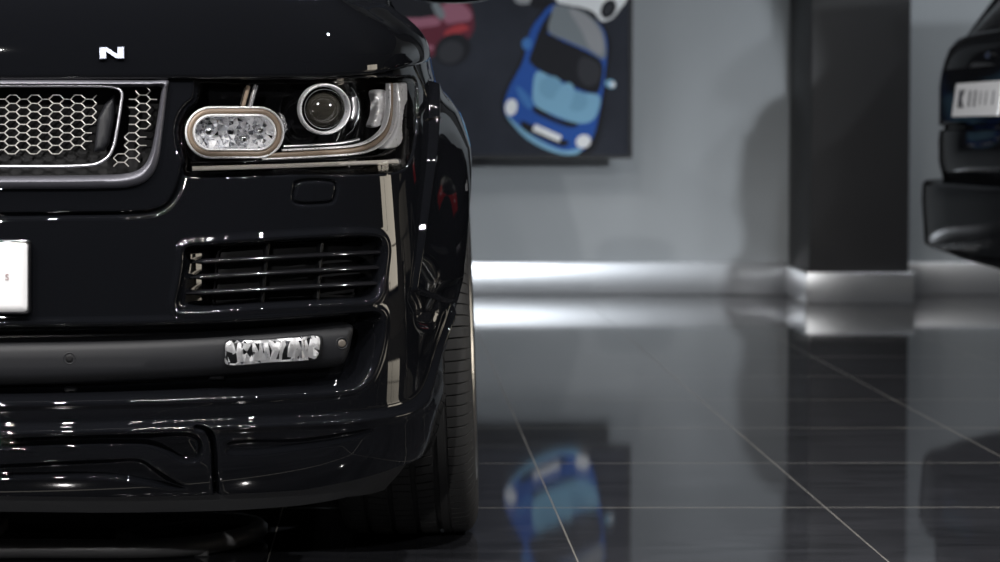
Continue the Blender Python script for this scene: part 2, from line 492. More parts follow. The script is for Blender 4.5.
P_FLARE = np.vstack([L_FLARE, [_fe], [[1.7, _fe[1] - 0.02], [1.7, 0.93], [L_FLARE[0, 0] + 0.1, 0.928]]])
L_VALLEY = line([(411, 297), (416, 307), (418, 320), (428, 322), (431, 312)])


def feat(s, Z):
    """outward relief of the front end at |s|, Z"""
    P = np.stack([np.abs(s), Z], -1)
    D = np.zeros(len(P))
    groove = lambda L, w_, dep: -dep * np.exp(-(seg_dist(P, L, False) / w_)**2)
    rec = lambda PL, w_, dep, o=0.0: -dep * sstep(-seg_dist(P, PL, True), o, o + w_)
    # shut lines
    D += groove(L_SHUT, 0.0030, 0.010)
    dsh = seg_dist(P, P_PANEL, True)
    D += 0.003 * sstep(dsh, 0.0, 0.010)           # bumper stands slightly proud of the grille surround
    D += groove(L_WING, 0.003, 0.010)
    D += -0.008 * np.exp(-(seg_dist(P, P_WASH, True) / 0.0022)**2)
    # openings
    D += rec(P_GRILLE, 0.008, 0.11, 0.002)
    D += rec(P_LAMP, 0.006, 0.075, 0.0)
    di = seg_dist(P, P_INTAKE, True)
    D += 0.005 * np.exp(-((di - 0.004) / 0.006)**2)
    sl, sr = sv(185, 280)[0], sv(213, 280)[0]
    D += -0.014 * sstep(-di, 0.0, 0.008) + (-0.040 * np.clip((P[:, 0] - sl) / (sr - sl), 0, 1) - 0.025 * sstep(P[:, 0], sr - 0.002, sr + 0.008)) * sstep(-di, 0.004, 0.014)
    dfr = seg_dist(P, P_FOGREC, True)
    D += 0.004 * np.exp(-((dfr - 0.004) / 0.006)**2)
    D += -0.055 * sstep(-dfr, 0.0, 0.022)
    # lower lip
    dl = seg_dist(P, P_LIP, True)
    sL = np.interp(Z, L_LIP[:30, 1][::-1], L_LIP[:30, 0][::-1])
    lf = 1 - sstep(P[:, 0] - sL, 0.0, 0.035) * sstep(Z, 0.33, 0.42)
    lf = lf * (1 - sstep(Z, L_LIP[0, 1] - 0.03, L_LIP[0, 1]))
    D += lf * (0.017 * sstep(-dl, 0.0, 0.014) + 0.006 * np.exp(-((dl + 0.012) / 0.010)**2))
    D += groove(L_GAP, 0.0036, 0.020)
    D += rec(P_SCOOP, 0.010, 0.018) + rec(P_SCOOP2, 0.012, 0.012) + rec(P_FACET, 0.014, 0.008)
    D += groove(L_VALLEY, 0.010, 0.005)
    # wheel-arch flare
    df = seg_dist(P, P_FLARE, True)
    sB = np.interp(Z, L_FLARE[::-1, 1], L_FLARE[::-1, 0])
    u = sstep(P[:, 0], sB, sB + 0.26)
    stp = np.interp(Z, [0.5, 0.55, 0.74, 0.90, 0.93], [0.006, 0.008, 0.014, 0.020, 0.020])
    amp = np.interp(Z, [0.42, 0.5, 0.56, 0.72, 0.80, 0.87, 0.905, 0.93], [0.0, 0.024, 0.037, 0.047, 0.047, 0.034, 0.018, 0.0])
    amp = np.where(Z < 0.42, np.interp(Z, [0.3, 0.42], [-0.02, 0.0]), amp)
    D += sstep(-df, 0.0, 0.0065) * stp * (1 - u) + amp * u
    return D


# bottom edge of the bumper
_bot = svs([(C0, 494), (0, 494), (110, 495), (215, 493), (300, 488), (350, 478), (385, 467), (402, 461)])
_bs, _bz = np.r_[_bot[:, 0], _bot[-1, 0] + 0.6], np.r_[_bot[:, 1], _bot[-1, 1] + 0.0]


def lip_z(s):   # bonnet leading edge height along s
    return np.interp(np.abs(s), [0, 0.55, 0.75, 0.9, 1.0, 1.15, 1.4], [0.926, 0.928, 0.932, 0.942, 0.953, 0.965, 0.985])


def build_skin(res, sign):
    sa = 0.84
    na, nb = int(sa / res), int(0.52 / res)
    tq = np.r_[np.linspace(0, sa, na), sa + (np.arange(1, nb + 1) / nb)]       # second span is stretched to the arch
    nz = int(0.75 / res)
    zq = np.linspace(0.2, 0.95, nz)
    T, Zq = np.meshgrid(tq, zq)
    top = 0.95
    # rows follow the rounded bottom edge below 0.36 and the bonnet lip above 0.86
    def rows(S):
        zb = np.interp(S, _bs, _bz)
        zt = lip_z(S) - 0.006
        Z = np.where(Zq < 0.36, zb + (Zq - 0.2) / 0.16 * (0.36 - zb), Zq)
        return np.where(Zq > 0.88, 0.88 + (Zq - 0.88) / 0.07 * (zt - 0.88), Z)
    S = T.copy()
    for _ in range(3):
        Z = rows(S)
        ya = np.where(Z < WHEEL_Z + ARCH_R, WHEEL_Y - np.sqrt(np.maximum(ARCH_R**2 - (Z - WHEEL_Z)**2, 0)), WHEEL_Y)
        se = np.interp(ya - CARY, PY_TAB, S_TAB)
        S = np.where(T <= sa, T, sa + (T - sa) * (se - sa))
    Z = rows(S)
    D = feat(S.ravel(), Z.ravel()).reshape(S.shape)
    V = skin(S, Z, D)
    if sign < 0: V[..., 0] = 2 * CARX - V[..., 0]
    # flange turned in at the arch and at the bottom edge
    inn = V[:, -1] - np.stack([np.full(len(zq), sign * 0.05), np.zeros(len(zq)), np.zeros(len(zq))], -1)
    V = np.concatenate([V, inn[:, None]], 1)
    S = np.concatenate([S, S[:, -1:]], 1); Z = np.concatenate([Z, Z[:, -1:]], 1)
    botrow = V[0] + np.array([0, 0.05, 0.0])
    V = np.concatenate([botrow[None], V], 0); S = np.concatenate([S[:1], S], 0); Z = np.concatenate([Z[:1], Z], 0)
    R, C = S.shape
    idx = np.arange(R * C).reshape(R, C)
    F = np.stack([idx[:-1, :-1], idx[:-1, 1:], idx[1:, 1:], idx[1:, :-1]], -1).reshape(-1, 4)
    if sign < 0: F = F[:, ::-1]
    cs = ((S[:-1, :-1] + S[1:, 1:]) / 2).ravel(); cz = ((Z[:-1, :-1] + Z[1:, 1:]) / 2).ravel()
    P = np.stack([cs, cz], -1)
    reg = np.zeros(len(P), int)
    reg[seg_dist(P, P_CENTRE, True) < 0] = 3
    reg[seg_dist(P, P_PANEL, True) < 0] = 1
    reg[seg_dist(P, P_GRILLE, True) < -0.007] = 5
    reg[seg_dist(P, P_FLARE, True) < 0.0] = 4
    reg[seg_dist(P, P_LAMP, True) < -0.001] = 2
    return V.reshape(-1, 3), F, reg


def sub_mesh(V, F):
    used, inv = np.unique(F, return_inverse=True)
    return V[used], inv.reshape(F.shape)


car = empty('suv', (CARX, 5.9, 0), 'black luxury SUV seen close up from the front, large honeycomb grille and headlight', 'car')
NAMES = {0: 'front_bumper', 5: 'grille_backing', 1: 'grille_surround', 3: 'bumper_centre_lip', 4: 'wheel_arch_flare', 2: 'headlight'}
MATS = {0: M_PAINT, 5: M_BLACK, 1: M_PAINT, 3: M_PAINT, 4: M_PAINT, 2: M_GLOSS}
lampobj = {}
halves = {sg: build_skin(0.0022 if sg > 0 else 0.006, sg) for sg in (1, -1)}
for r_ in NAMES:
    if r_ in (0, 1, 3, 5):      # pieces that run across the centre line
        vs, fs = [], []; k = 0
        for sg in (1, -1):
            V, F, reg = halves[sg]; v_, f_ = sub_mesh(V, F[reg == r_])
            vs.append(v_); fs.append(f_ + k); k += len(v_)
        mesh_obj(NAMES[r_], np.vstack(vs), np.vstack(fs), MATS[r_], car)
    else:
        for sg in (1, -1):
            V, F, reg = halves[sg]; v_, f_ = sub_mesh(V, F[reg == r_])
            o = mesh_obj(NAMES[r_], v_, f_, MATS[r_], car)
            if r_ == 2: lampobj[sg] = o
del halves


# ------------------------------------------------------------------ pieces laid on the skin
def mirror_sv(A): return A * np.array([-1, 1])


def both(A):
    """open half outline starting and ending on the centre line -> closed outline across it"""
    return np.vstack([A, mirror_sv(A)[::-1][1:-1]]) if abs(A[0, 0]) < 0.02 else A


def plate(name, A, off, h, bev, material, parent, back=0.01, grid=0.012, dome=None):
    """solid panel with rounded border: A = closed (s,Z) outline, off = base level, h = height of its face above off"""
    A = np.asarray(A, float)
    area = 0.5 * np.sum(A[:, 0] * np.roll(A[:, 1], -1) - np.roll(A[:, 0], -1) * A[:, 1])
    if area < 0: A = A[::-1]
    # even resample
    Q = np.vstack([A, A[:1]]); L = np.r_[0, np.cumsum(np.hypot(*np.diff(Q, axis=0).T))]
    nn_ = max(12, int(L[-1] / max(grid * 0.5, 0.0015)))
    q = np.linspace(0, L[-1], nn_, endpoint=False)
    A = np.stack([np.interp(q, L, Q[:, 0]), np.interp(q, L, Q[:, 1])], -1)
    tan = np.roll(A, -1, 0) - np.roll(A, 1, 0); tan /= np.linalg.norm(tan, axis=1)[:, None] + 1e-12
    nin = np.stack([-tan[:, 1], tan[:, 0]], -1)
    pts = [A]
    for fr in (0.12, 0.4, 0.8):
        R_ = A + nin * bev * fr
        ok = seg_dist(R_, A, True) < -bev * fr * 0.85
        pts.append(R_[ok])
    lo, hi = A.min(0), A.max(0)
    gx, gz = np.meshgrid(np.arange(lo[0], hi[0], grid), np.arange(lo[1], hi[1], grid))
    G = np.stack([gx.ravel(), gz.ravel()], -1)
    G = G[seg_dist(G, A, True) < -(bev * 0.9 + grid * 0.35)]
    allp = np.vstack(pts + [G])
    res = delaunay_2d_cdt([Vector(p) for p in allp], [], [list(range(nn_))], 1, 1e-6)
    v2 = np.array([tuple(p) for p in res[0]])
    d = np.maximum(-seg_dist(v2, A, True), 0)
    t_ = np.clip(d / bev, 0, 1)
    lev = off + h * np.sqrt(np.clip(1 - (1 - t_)**2, 0, 1))
    if dome is not None: lev = lev + dome(v2, d)
    V = skin(v2[:, 0], v2[:, 1], lev)
    F = [tuple(f) for f in res[2]]
    # skirt
    k = len(V); bk = skin(A[:, 0], A[:, 1], off - back)
    fr = skin(A[:, 0], A[:, 1], off)
    V = np.vstack([V, fr, bk])
    F += [(k + i, k + nn_ + i, k + nn_ + (i + 1) % nn_, k + (i + 1) % nn_) for i in range(nn_)]
    o = mesh_obj(name, V, F, material, parent)
    fix_normals(o)
    # outward check
    return o


def sweep(name, path, offs, prof_, material, parent, closed=False, widths=None, smooth=True, m=1.0):
    """bar swept along (s,Z) path; prof_ = closed list of (across, out) in metres"""
    P = np.asarray(path, float); n_ = len(P)
    if closed: tan = np.roll(P, -1, 0) - np.roll(P, 1, 0)
    else: tan = np.gradient(P, axis=0)
    tan /= np.linalg.norm(tan, axis=1)[:, None] + 1e-12
    nr = np.stack([-tan[:, 1], tan[:, 0]], -1)
    wd = np.ones(n_) if widths is None else np.asarray(widths)
    V = []
    for i in range(n_):
        for a, o_ in prof_:
            q = P[i] + nr[i] * a * wd[i]
            V.append(skin(q[0], q[1], offs + o_))
    k = len(prof_); F = []
    for i in range(n_ if closed else n_ - 1):
        j = (i + 1) % n_
        for a in range(k):
            b2 = (a + 1) % k
            F.append((i * k + a, i * k + b2, j * k + b2, j * k + a))
    if not closed:
        F.append(tuple(range(k))[::-1]); F.append(tuple((n_ - 1) * k + a for a in range(k)))
    o = mesh_obj(name, V, F, material, parent, smooth)
    fix_normals(o)
    return sharp(o, 50)


def round_prof(wd, ht, k=10, base=0.0):
    """half-round bar section wd wide, ht high"""
    out = [(-wd / 2, base - ht * 0.5)]
    for i in range(k + 1):
        a = math.pi * i / k
        out.append((-wd / 2 * math.cos(a), base + ht * math.sin(a)**0.8))
    out.append((wd / 2, base - ht * 0.5))
    return out


PXM = 1.0 / 590.0     # metres per pixel at the front of the car


def stadium(cx, cy, rx, ry, k=14, n_=2.0):
    pts = []
    L_ = rx - ry
    for i in range(k + 1):
        a = -math.pi / 2 + math.pi * i / k
        pts.append((cx + L_ + ry * math.cos(a), cy + ry * math.sin(a)))
    for i in range(k + 1):
        a = math.pi / 2 + math.pi * i / k
        pts.append((cx - L_ + ry * math.cos(a), cy + ry * math.sin(a)))
    return pts


def circle(cx, cy, r, k=40): return [(cx + r * math.cos(2 * math.pi * i / k), cy + r * math.sin(2 * math.pi * i / k)) for i in range(k)]


# ---- grille
def band(name, inner, outer, section, material, parent):
    """ring between two matched half outlines (pixels), mirrored across the centre; section = [(t, out)]"""
    V, F = [], []; k = len(section)
    for sg in (1, -1):
        base = len(V)
        for a, c in zip(inner, outer):
            for t_, o_ in section:
                q = a * (1 - t_) + c * t_
                V.append(skin(q[0] * sg, q[1], o_))
        for i in range(len(inner) - 1):
            for j in range(k - 1):
                f = (base + i * k + j, base + i * k + j + 1, base + (i + 1) * k + j + 1, base + (i + 1) * k + j)
                F.append(f if sg > 0 else f[::-1])
    o = mesh_obj(name, V, F, material, parent)
    fix_normals(o)
    return sharp(o, 40)


g_out = [(C0, 79), (0, 79), (100, 79.5), (150, 80), (169, 80.5), (168, 88), (166, 105), (162, 140), (159, 160), (154, 173), (145, 182.5), (130, 187.5), (100, 189), (0, 189.5), (C0, 190)]
g_in = [(C0, 86.5), (0, 86.5), (100, 86.5), (145, 86.5), (162, 87), (161, 92), (159, 107), (153.5, 140), (150, 154), (145, 164), (136, 171), (122, 174.3), (96, 175.5), (0, 176.5), (C0, 177)]
gi, go = line(g_in, 0, 6), line(g_out, 0, 6)
gi[0, 0] = gi[-1, 0] = go[0, 0] = go[-1, 0] = 0.0
gsec = [(0.0, -0.05), (0.0, -0.010), (0.03, -0.004), (0.14, 0.004), (0.30, 0.010), (0.40, 0.0115), (0.55, 0.011), (0.80, 0.007), (0.94, 0.003), (1.0, -0.004), (1.0, -0.02)]
grille = band('grille', gi, go, gsec, M_FRAME, car)
ti = line([(C0, 85.5), (0, 85.5), (100, 86), (113, 87), (119, 89), (122, 94), (121, 104), (117, 130), (113, 148), (107, 158), (96, 164), (80, 165.8), (0, 166.5), (C0, 167)], 0, 6)
ti[0, 0] = ti[-1, 0] = 0
ti = both(ti)
sweep('inner_frame', ti, 0.0, round_prof(0.0050, 0.004, 8, 0.0), M_FRAME3, grille, closed=True)['label'] = 'thin bright frame'
# dark wall behind the thin frame, left of the mesh strip
for sg in (1, -1):
    A = poly([(112.5, 95), (115.5, 96), (113, 120), (108, 144), (103, 151), (93, 152.5), (94, 143), (97, 118), (104, 104)], -0.012, 1)
    plate('inner_wall', A * np.array([sg, 1]), -0.030, 0.016, 0.008, M_SATIN, grille, 0.02, 0.006)
    for a_, b_ in (((116.5, 92), (109, 150)),):
        pass


def hex_mesh(name, region, off, parent):
    """honeycomb wire clipped to a (s,Z) outline"""
    mb = MB(); ch, cw = 8.32 * PXM, 10.85 * PXM      # cell height, column pitch
    fl = 3.3 * PXM                                     # half of the flat side
    lo, hi = region.min(0), region.max(0)
    seen = set()
    o0 = sv(11, 99.0)
    def key(p): return (round(p[0] * 4000), round(p[1] * 4000))
    i0, i1 = int((lo[0] - o0[0]) / cw) - 2, int((hi[0] - o0[0]) / cw) + 2
    j0, j1 = int((lo[1] - o0[1]) / ch) - 2, int((hi[1] - o0[1]) / ch) + 2
    for i in range(i0, i1):
        for j in range(j0, j1):
            c = np.array([o0[0] + i * cw, o0[1] + (j + 0.5 * (i % 2)) * ch])
            hx = [(-fl, ch / 2), (fl, ch / 2), (cw - fl, 0), (fl, -ch / 2), (-fl, -ch / 2), (-(cw - fl), 0)]
            for q in range(6):
                a, b2 = c + hx[q], c + hx[(q + 1) % 6]
                kk = tuple(sorted((key(a), key(b2))))
                if kk in seen: continue
                seen.add(kk)
                dd = seg_dist(np.array([a, b2]), region, True)
                if dd.max() > 0.0: continue
                p, q2 = skin(a[0], a[1], off), skin(b2[0], b2[1], off)
                mb.bar(p, q2, 0.00085, skin_n(a[0]), 0.0016)
    return mb.build(name, M_WIRE, parent, False)


rg = line([(C0, 91), (0, 91.5), (60, 92.5), (99, 94), (96, 125), (92, 148), (88, 151), (60, 154.5), (0, 155), (C0, 155)], -0.02)
rg[0, 0] = rg[-1, 0] = 0
hex_mesh('honeycomb_mesh', both(rg), -0.020, grille)
for sg in (1, -1):
    rs = poly([(130, 90), (156, 90), (152, 125), (145, 152), (138, 164), (112, 166), (122, 140), (127, 118)], -0.015)
    hex_mesh('honeycomb_mesh', rs * np.array([sg, 1]), -0.015, grille)

# ---- headlights
def headlight(sg, lamp):
    f = np.array([sg, 1])
    P = lambda pts, off=0.0, k=4: poly(pts, off, k) * f
    Ln = lambda pts, off=0.0, k=5: line(pts, off, k) * f
    # oval daytime lamp: chrome tray, tan guide, chrome bowl with facets
    ov = svs(stadium(234.5, 132.5, 48.5, 25.0), -0.018) * f
    sweep('chrome_surround', ov, -0.018, round_prof(0.0045, 0.006), M_SIDE, lamp, closed=True)
    og = svs(stadium(234.5, 132.5, 44.8, 21.4), -0.016) * f
    sweep('light_guide', og, -0.016, round_prof(0.0088, 0.0035), M_TAN, lamp, closed=True)['label'] = 'tan oval light guide'
    oi = svs(stadium(234.5, 132.5, 40.6, 17.2), -0.016) * f
    sweep('chrome_surround', oi, -0.018, round_prof(0.0055, 0.006), M_SIDE, lamp, closed=True)
    # faceted reflector bowl
    B = svs(stadium(234.5, 132.5, 39.5, 16.5), -0.02) * f
    lo, hi = B.min(0), B.max(0)
    nx, nz_ = 17, 8
    gx = np.linspace(lo[0], hi[0], nx); gz = np.linspace(lo[1], hi[1], nz_)
    pts = [];
    for i in range(nx):
        for j in range(nz_):
            pts.append((gx[i] + rng.uniform(-.35, .35) * (gx[1] - gx[0]), gz[j] + rng.uniform(-.35, .35) * (gz[1] - gz[0])))
    pts = np.array(pts); pts = pts[seg_dist(pts, B, True) < -0.002]
    allp = np.vstack([B, pts])
    res = delaunay_2d_cdt([Vector(p) for p in allp], [], [list(range(len(B)))], 1, 1e-6)
    v2 = np.array([tuple(p) for p in res[0]]); d = -seg_dist(v2, B, True)
    lev = -0.020 - 0.030 * np.clip(d / 0.026, 0, 1)**0.6 + rng.uniform(-0.011, 0.011, len(v2)) * (d > 0.002)
    fix_normals(mesh_obj('reflector', skin(v2[:, 0], v2[:, 1], lev), res[2], None, lamp, False, [M_SIDE, M_CHROME], rng.choice(2, len(res[2]), p=[0.55, 0.45])))['label'] = 'faceted silver reflector'
    # small bulb lenses inside the bowl
    for cx, cy, r in ((209, 131, 6.5), (244, 139, 6.0), (261, 130, 6.0)):
        plate('bulb_lens', P(circle(cx, cy, r, 16), -0.03, 1), -0.034, 0.009, 0.010, M_CHROME, lamp, 0.01, 0.004)
    # tan guide running along the bottom and up the outer side, between bright edges
    J = Ln([(268, 155.6), (300, 154), (330, 152.3), (352, 150.6), (366, 147.4), (377, 141.5), (385, 133), (389.6, 121), (391, 108), (391.2, 84)], -0.016)
    sweep('light_guide', J, -0.016, round_prof(0.0084, 0.0035), M_TAN, lamp)['label'] = 'tan light guide strip'
    Jo = Ln([(262, 159.3), (300, 157.6), (332, 155.8), (354, 154), (369, 150.6), (380.5, 144), (388.6, 134.5), (393.4, 122), (394.6, 108), (394.6, 84)], -0.018)
    sweep('chrome_edge', Jo, -0.018, round_prof(0.0045, 0.006), M_SIDE, lamp)
    Ji = Ln([(282, 150.4), (300, 149.6), (330, 148), (350, 146.4), (363, 143.4), (373, 138), (381.3, 130), (385.8, 119), (387.4, 107), (387.6, 84)], -0.018)
    sweep('chrome_edge', Ji, -0.018, round_prof(0.0045, 0.006), M_SIDE, lamp)
    Jt = Ln([(284, 146.8), (320, 145), (345, 143), (360, 139.5)], -0.03)
    sweep('chrome_edge', Jt, -0.034, round_prof(0.006, 0.004), M_SILVER, lamp)
    # bright side panel with ribs, outer corner
    A = P([(396.5, 84), (413, 84.5), (412.5, 93), (407, 99), (403, 106), (401, 118), (400, 130), (400.5, 140), (396, 147), (383, 148.5), (389, 140), (394.5, 129), (396.8, 115), (397, 100)], -0.022)
    rb = lambda v, d: 0.0005 * np.sin(v[:, 1] * 700) * np.clip(d / 0.004, 0, 1)
    plate('side_reflector', A, -0.022, 0.005, 0.004, M_SIDE, lamp, 0.01, 0.0035, rb)
    # stub of guide rising above the oval
    sweep('light_guide', Ln([(248.7, 86), (245.6, 97), (242.6, 108)], -0.018, 4), -0.018, round_prof(0.0068, 0.0035), M_TAN, lamp)
    sweep('chrome_edge', Ln([(256, 85), (252.5, 97), (250, 107)], -0.02, 4), -0.02, round_prof(0.0085, 0.006), M_REFL, lamp)
    sweep('chrome_edge', Ln([(244.7, 87), (241.8, 97), (239, 108)], -0.018, 4), -0.018, round_prof(0.002, 0.004), M_CHROME, lamp)
    # knurled chrome bracket beside the oval
    A = P([(279.5, 112.5), (283, 114), (287, 123), (287.5, 131), (283, 134), (280, 130), (281, 122)], -0.025)
    plate('bracket', A, -0.03, 0.006, 0.003, M_REFL, lamp, 0.01, 0.003, lambda v, d: 0.002 * np.sin(v[:, 1] * 700 + v[:, 0] * 500))
    # projector
    sweep('projector_bezel', svs(circle(324, 109, 24.2, 56), -0.012) * f, -0.014, round_prof(0.0062, 0.009), M_SIDE, lamp, closed=True)['label'] = 'chrome projector ring'
    sweep('projector_bezel', svs(circle(324, 109, 19.6, 56), -0.014) * f, -0.018, round_prof(0.0022, 0.007), M_CHROME, lamp, closed=True)
    plate('projector_lens', svs(circle(324, 109, 19.0, 48), -0.02) * f, -0.030, 0.020, 0.031, M_AMBERLENS, lamp, 0.01, 0.0035)['label'] = 'smoked round projector lens'
    arc = [(326 + 32.5 * math.cos(a), 109 + 32.5 * math.sin(a)) for a in np.linspace(-0.75, 0.95, 18)]
    sweep('projector_shroud', svs(arc, -0.03) * f, -0.032, round_prof(0.0032, 0.006), M_CHROME, lamp)
    arc = [(325 + 43 * math.cos(a), 111 + 43 * math.sin(a)) for a in np.linspace(-0.7, 1.0, 18)]
    sweep('projector_shroud', svs(arc, -0.03) * f, -0.05, round_prof(0.003, 0.006), M_GLOSS, lamp)
    arc = [(322 + 40 * math.cos(a), 111 + 40 * math.sin(a)) for a in np.linspace(2.4, 3.9, 18)]
    sweep('projector_shroud', svs(arc, -0.03) * f, -0.05, round_prof(0.003, 0.006), M_GLOSS, lamp)
    A = P([(351.5, 97), (355.5, 96), (357, 104), (356.5, 115), (352.5, 121), (350.5, 120), (352, 109)], -0.03)
    plate('bracket', A, -0.034, 0.006, 0.003, M_SILVER, lamp, 0.01, 0.003)
    # stepped chrome fin left of the guide
    A = P([(375, 91), (385, 90.5), (385.5, 112), (383, 123), (376, 127.5), (371.5, 126.5), (375, 116), (376.5, 104)], -0.03)
    plate('chrome_fin', A, -0.032, 0.006, 0.004, M_SIDE, lamp, 0.01, 0.0035, lambda v, d: -0.003 * np.exp(-((v[:, 1] * 590 % 9.0 - 4.5) / 0.9)**2))
    # cream strip along the foot of the lamp
    sweep('light_strip', Ln([(192.3, 168.6), (250, 167.0), (300, 165.4), (350, 163.6), (397, 161.6)], -0.006), -0.006, round_prof(0.0078, 0.004), M_CREAM, lamp)['label'] = 'cream light strip'
    A = P([(392, 160), (401, 159), (402, 164), (393, 166.5)], -0.01)
    plate('side_reflector', A, -0.014, 0.004, 0.003, M_REFL, lamp, 0.008, 0.003)
    # dark sill under the guide
    sweep('lower_sill', Ln([(190, 163), (250, 162), (300, 160.8), (350, 158.8), (385, 155), (398, 150)], -0.012), -0.024, round_prof(0.0055, 0.009), M_GLOSS, lamp)
    # clear cover
    plate('lens_cover', P_LAMP * f, -0.004, 0.004, 0.006, M_GLASS, lamp, 0.004, 0.012)['label'] = 'clear lamp cover'


headlight(1, lampobj[1])
headlight(-1, lampobj[-1])

# ---- bumper intakes, fog bar, sensors, plate
for sg in (1, -1):
    f = np.array([sg, 1])
    A = poly([(220, 252), (226, 248), (300, 243.5), (366, 241), (371, 244), (370, 280), (365, 293), (355, 297), (300, 300.5), (218, 304), (214, 301), (216, 285)], -0.05)
    ink = plate('air_intake', A * f, -0.052, 0.004, 0.003, M_BLACK, car, 0.01, 0.012)
    for y0, y1, xa in ((262.3, 252.3, 192), (277.6, 267.6, 190), (293.3, 283.3, 186)):
        c = line([(xa, y0 - 0.2), (215, y0 - 1.4), (290, y0 - 5.6), (376, y1)], -0.014, 6)
        wd = np.clip(np.linspace(0.25, 5, len(c)), 0, 1)
        sweep('slat', c * f, -0.014, [(0.0062 * math.cos(a) * 0.8, 0.012 * math.sin(a)) for a in np.linspace(0, 2 * math.pi, 14, endpoint=False)], M_GLOSS, ink, widths=wd)
    for xt, xb in ((268, 262), (321.5, 317)):
        sweep('divider', line([(xt, 243), ((xt + xb) / 2, 270), (xb, 303)], -0.03, 6) * f, -0.036, [(-0.003, -0.012), (0.003, -0.012), (0.003, 0.010), (0, 0.012), (-0.003, 0.010)], M_SATIN, ink)
    sweep('intake_frame', poly([(219, 252), (225, 247.5), (300, 243), (367, 240.5), (372, 244), (371, 281), (366, 294), (355, 298), (300, 301.5), (217, 305), (213, 301), (215, 285)], -0.04) * f, -0.042, round_prof(0.003, 0.004), M_SATIN, ink, closed=True)
    # small pierced bracket deep inside
    sweep('intake_bracket', line([(250, 280), (300, 277.5), (364, 274.5)], -0.04, 5) * f, -0.044, [(-0.004, -0.006), (0.004, -0.006), (0.004, 0.002), (-0.004, 0.002)], M_SATIN, ink)

fb = line([(C0, 342), (0, 340), (110, 338), (200, 334.5), (300, 327.5), (345, 323.5), (355, 323.5), (358, 327), (356, 342), (352, 357), (346, 366), (336, 368.5), (280, 373), (200, 378.5), (100, 384), (0, 387), (C0, 388)], -0.01, 6)
fb[0, 0] = fb[-1, 0] = 0
bar = plate('fog_lamp_bar', both(fb), -0.034, 0.028, 0.026, M_SATIN, car, 0.02, 0.012)
bar['label'] = 'satin grey lower bumper bar'


M_SENSOR = noise_rough(mat('sensor_tan', (0.09, 0.078, 0.066), 0.5), 60, 0.4, 0.6)


def fog(sg):
    f = np.array([sg, 1])
    O = [(225.5, 341.5), (260, 339.2), (300, 336), (317, 334.3), (320.5, 336.5), (321, 345), (318.5, 357.5), (315, 360), (270, 363.6), (228, 366.5), (224, 364.5), (224, 354)]
    A = poly(O, -0.006, 5) * f
    lens = plate('fog_lamp', A, -0.008, 0.003, 0.003, M_SATIN, bar, 0.01, 0.01)
    # reflector cells
    B = poly([(x + (272 - x) * 0.025, y + (350 - y) * 0.1) for x, y in O], -0.004, 5) * f
    cut = np.linspace(B[:, 0].min(), B[:, 0].max(), 26)
    pts = []
    for i, c_ in enumerate(cut):
        for zf in (0.12, 0.5, 0.88):
            zlo, zhi = np.interp(c_, *_edge(B, -1)), np.interp(c_, *_edge(B, 1))
            pts.append((c_ + rng.uniform(-0.002, 0.002), zlo + (zhi - zlo) * zf))
    pts = np.array(pts); pts = pts[seg_dist(pts, B, True) < -0.0015]
    res = delaunay_2d_cdt([Vector(p) for p in np.vstack([B, pts])], [], [list(range(len(B)))], 1, 1e-6)
    v2 = np.array([tuple(p) for p in res[0]]); d = -seg_dist(v2, B, True)
    lev = -0.0035 + rng.uniform(-0.004, 0.004, len(v2)) * (d > 0.001)
    fix_normals(mesh_obj('reflector', skin(v2[:, 0], v2[:, 1], lev), res[2], None, lens, False, [M_SIDE, M_CHROME], rng.choice(2, len(res[2]), p=[0.84, 0.16])))['label'] = 'faceted silver reflector'
    plate('lens_cover', A, 0.004, 0.002, 0.003, M_GLASS, lens, 0.006, 0.01)


def _edge(B, side):
    o_ = B[np.argsort(B[:, 0])]
    xs, zs = [], []
    mid = (B[:, 1].max() + B[:, 1].min()) / 2
    ctr = np.poly1d(np.polyfit(B[:, 0], B[:, 1], 1))
    for p in o_:
        if (p[1] - ctr(p[0])) * side > 0: xs.append(p[0]); zs.append(p[1])
    return np.array(xs), np.array(zs)


for sg in (1, -1):
    fog(sg)
    for cx, cy in ((342, 343.5), (69.5, 358.5)):
        c = svs(circle(cx, cy, 4.3, 24), -0.006) * np.array([sg, 1])
        so = plate('parking_sensor', c, -0.0075, 0.003, 0.004, M_SENSOR if cx > 100 else M_BLACK, bar, 0.01, 0.003)
        sweep('sensor_ring', svs(circle(cx, cy, 5.6, 28), -0.006) * np.array([sg, 1]), -0.0085, round_prof(0.0035, 0.003), M_SATIN, so, closed=True)
    # brackets in the gap above and below the bar
    for px_ in (70, 217):
        for y0, y1 in ((388, 397),) if px_ == 70 else ((371, 380.5), (321, 328)):
            q = poly([(px_ - 6, y0), (px_ + 7, y0), (px_ + 8, y1), (px_ - 8, y1)], -0.03, 1)
            plate('bar_bracket', q * np.array([sg, 1]), -0.045, 0.01, 0.002, M_SATIN, car, 0.01, 0.006)

A = np.array([sv(x, y, 0.012) for x, y in [(28.5, 243)] for _ in (0,)])
z1, z0 = sv(20, 241.5, 0.012)[1], sv(20, 312.5, 0.012)[1]
hw = sv(30.5, 275, 0.012)[0]


def rrect(hw_, z0_, z1_, r, k=5):
    out = []
    for cx, cz, a0 in ((hw_ - r, z1_ - r, 0), (-hw_ + r, z1_ - r, 90), (-hw_ + r, z0_ + r, 180), (hw_ - r, z0_ + r, 270)):
        for i in range(k + 1):
            a = math.radians(a0 + 90 * i / k); out.append((cx + r * math.cos(a), cz + r * math.sin(a)))
    return np.array(out)


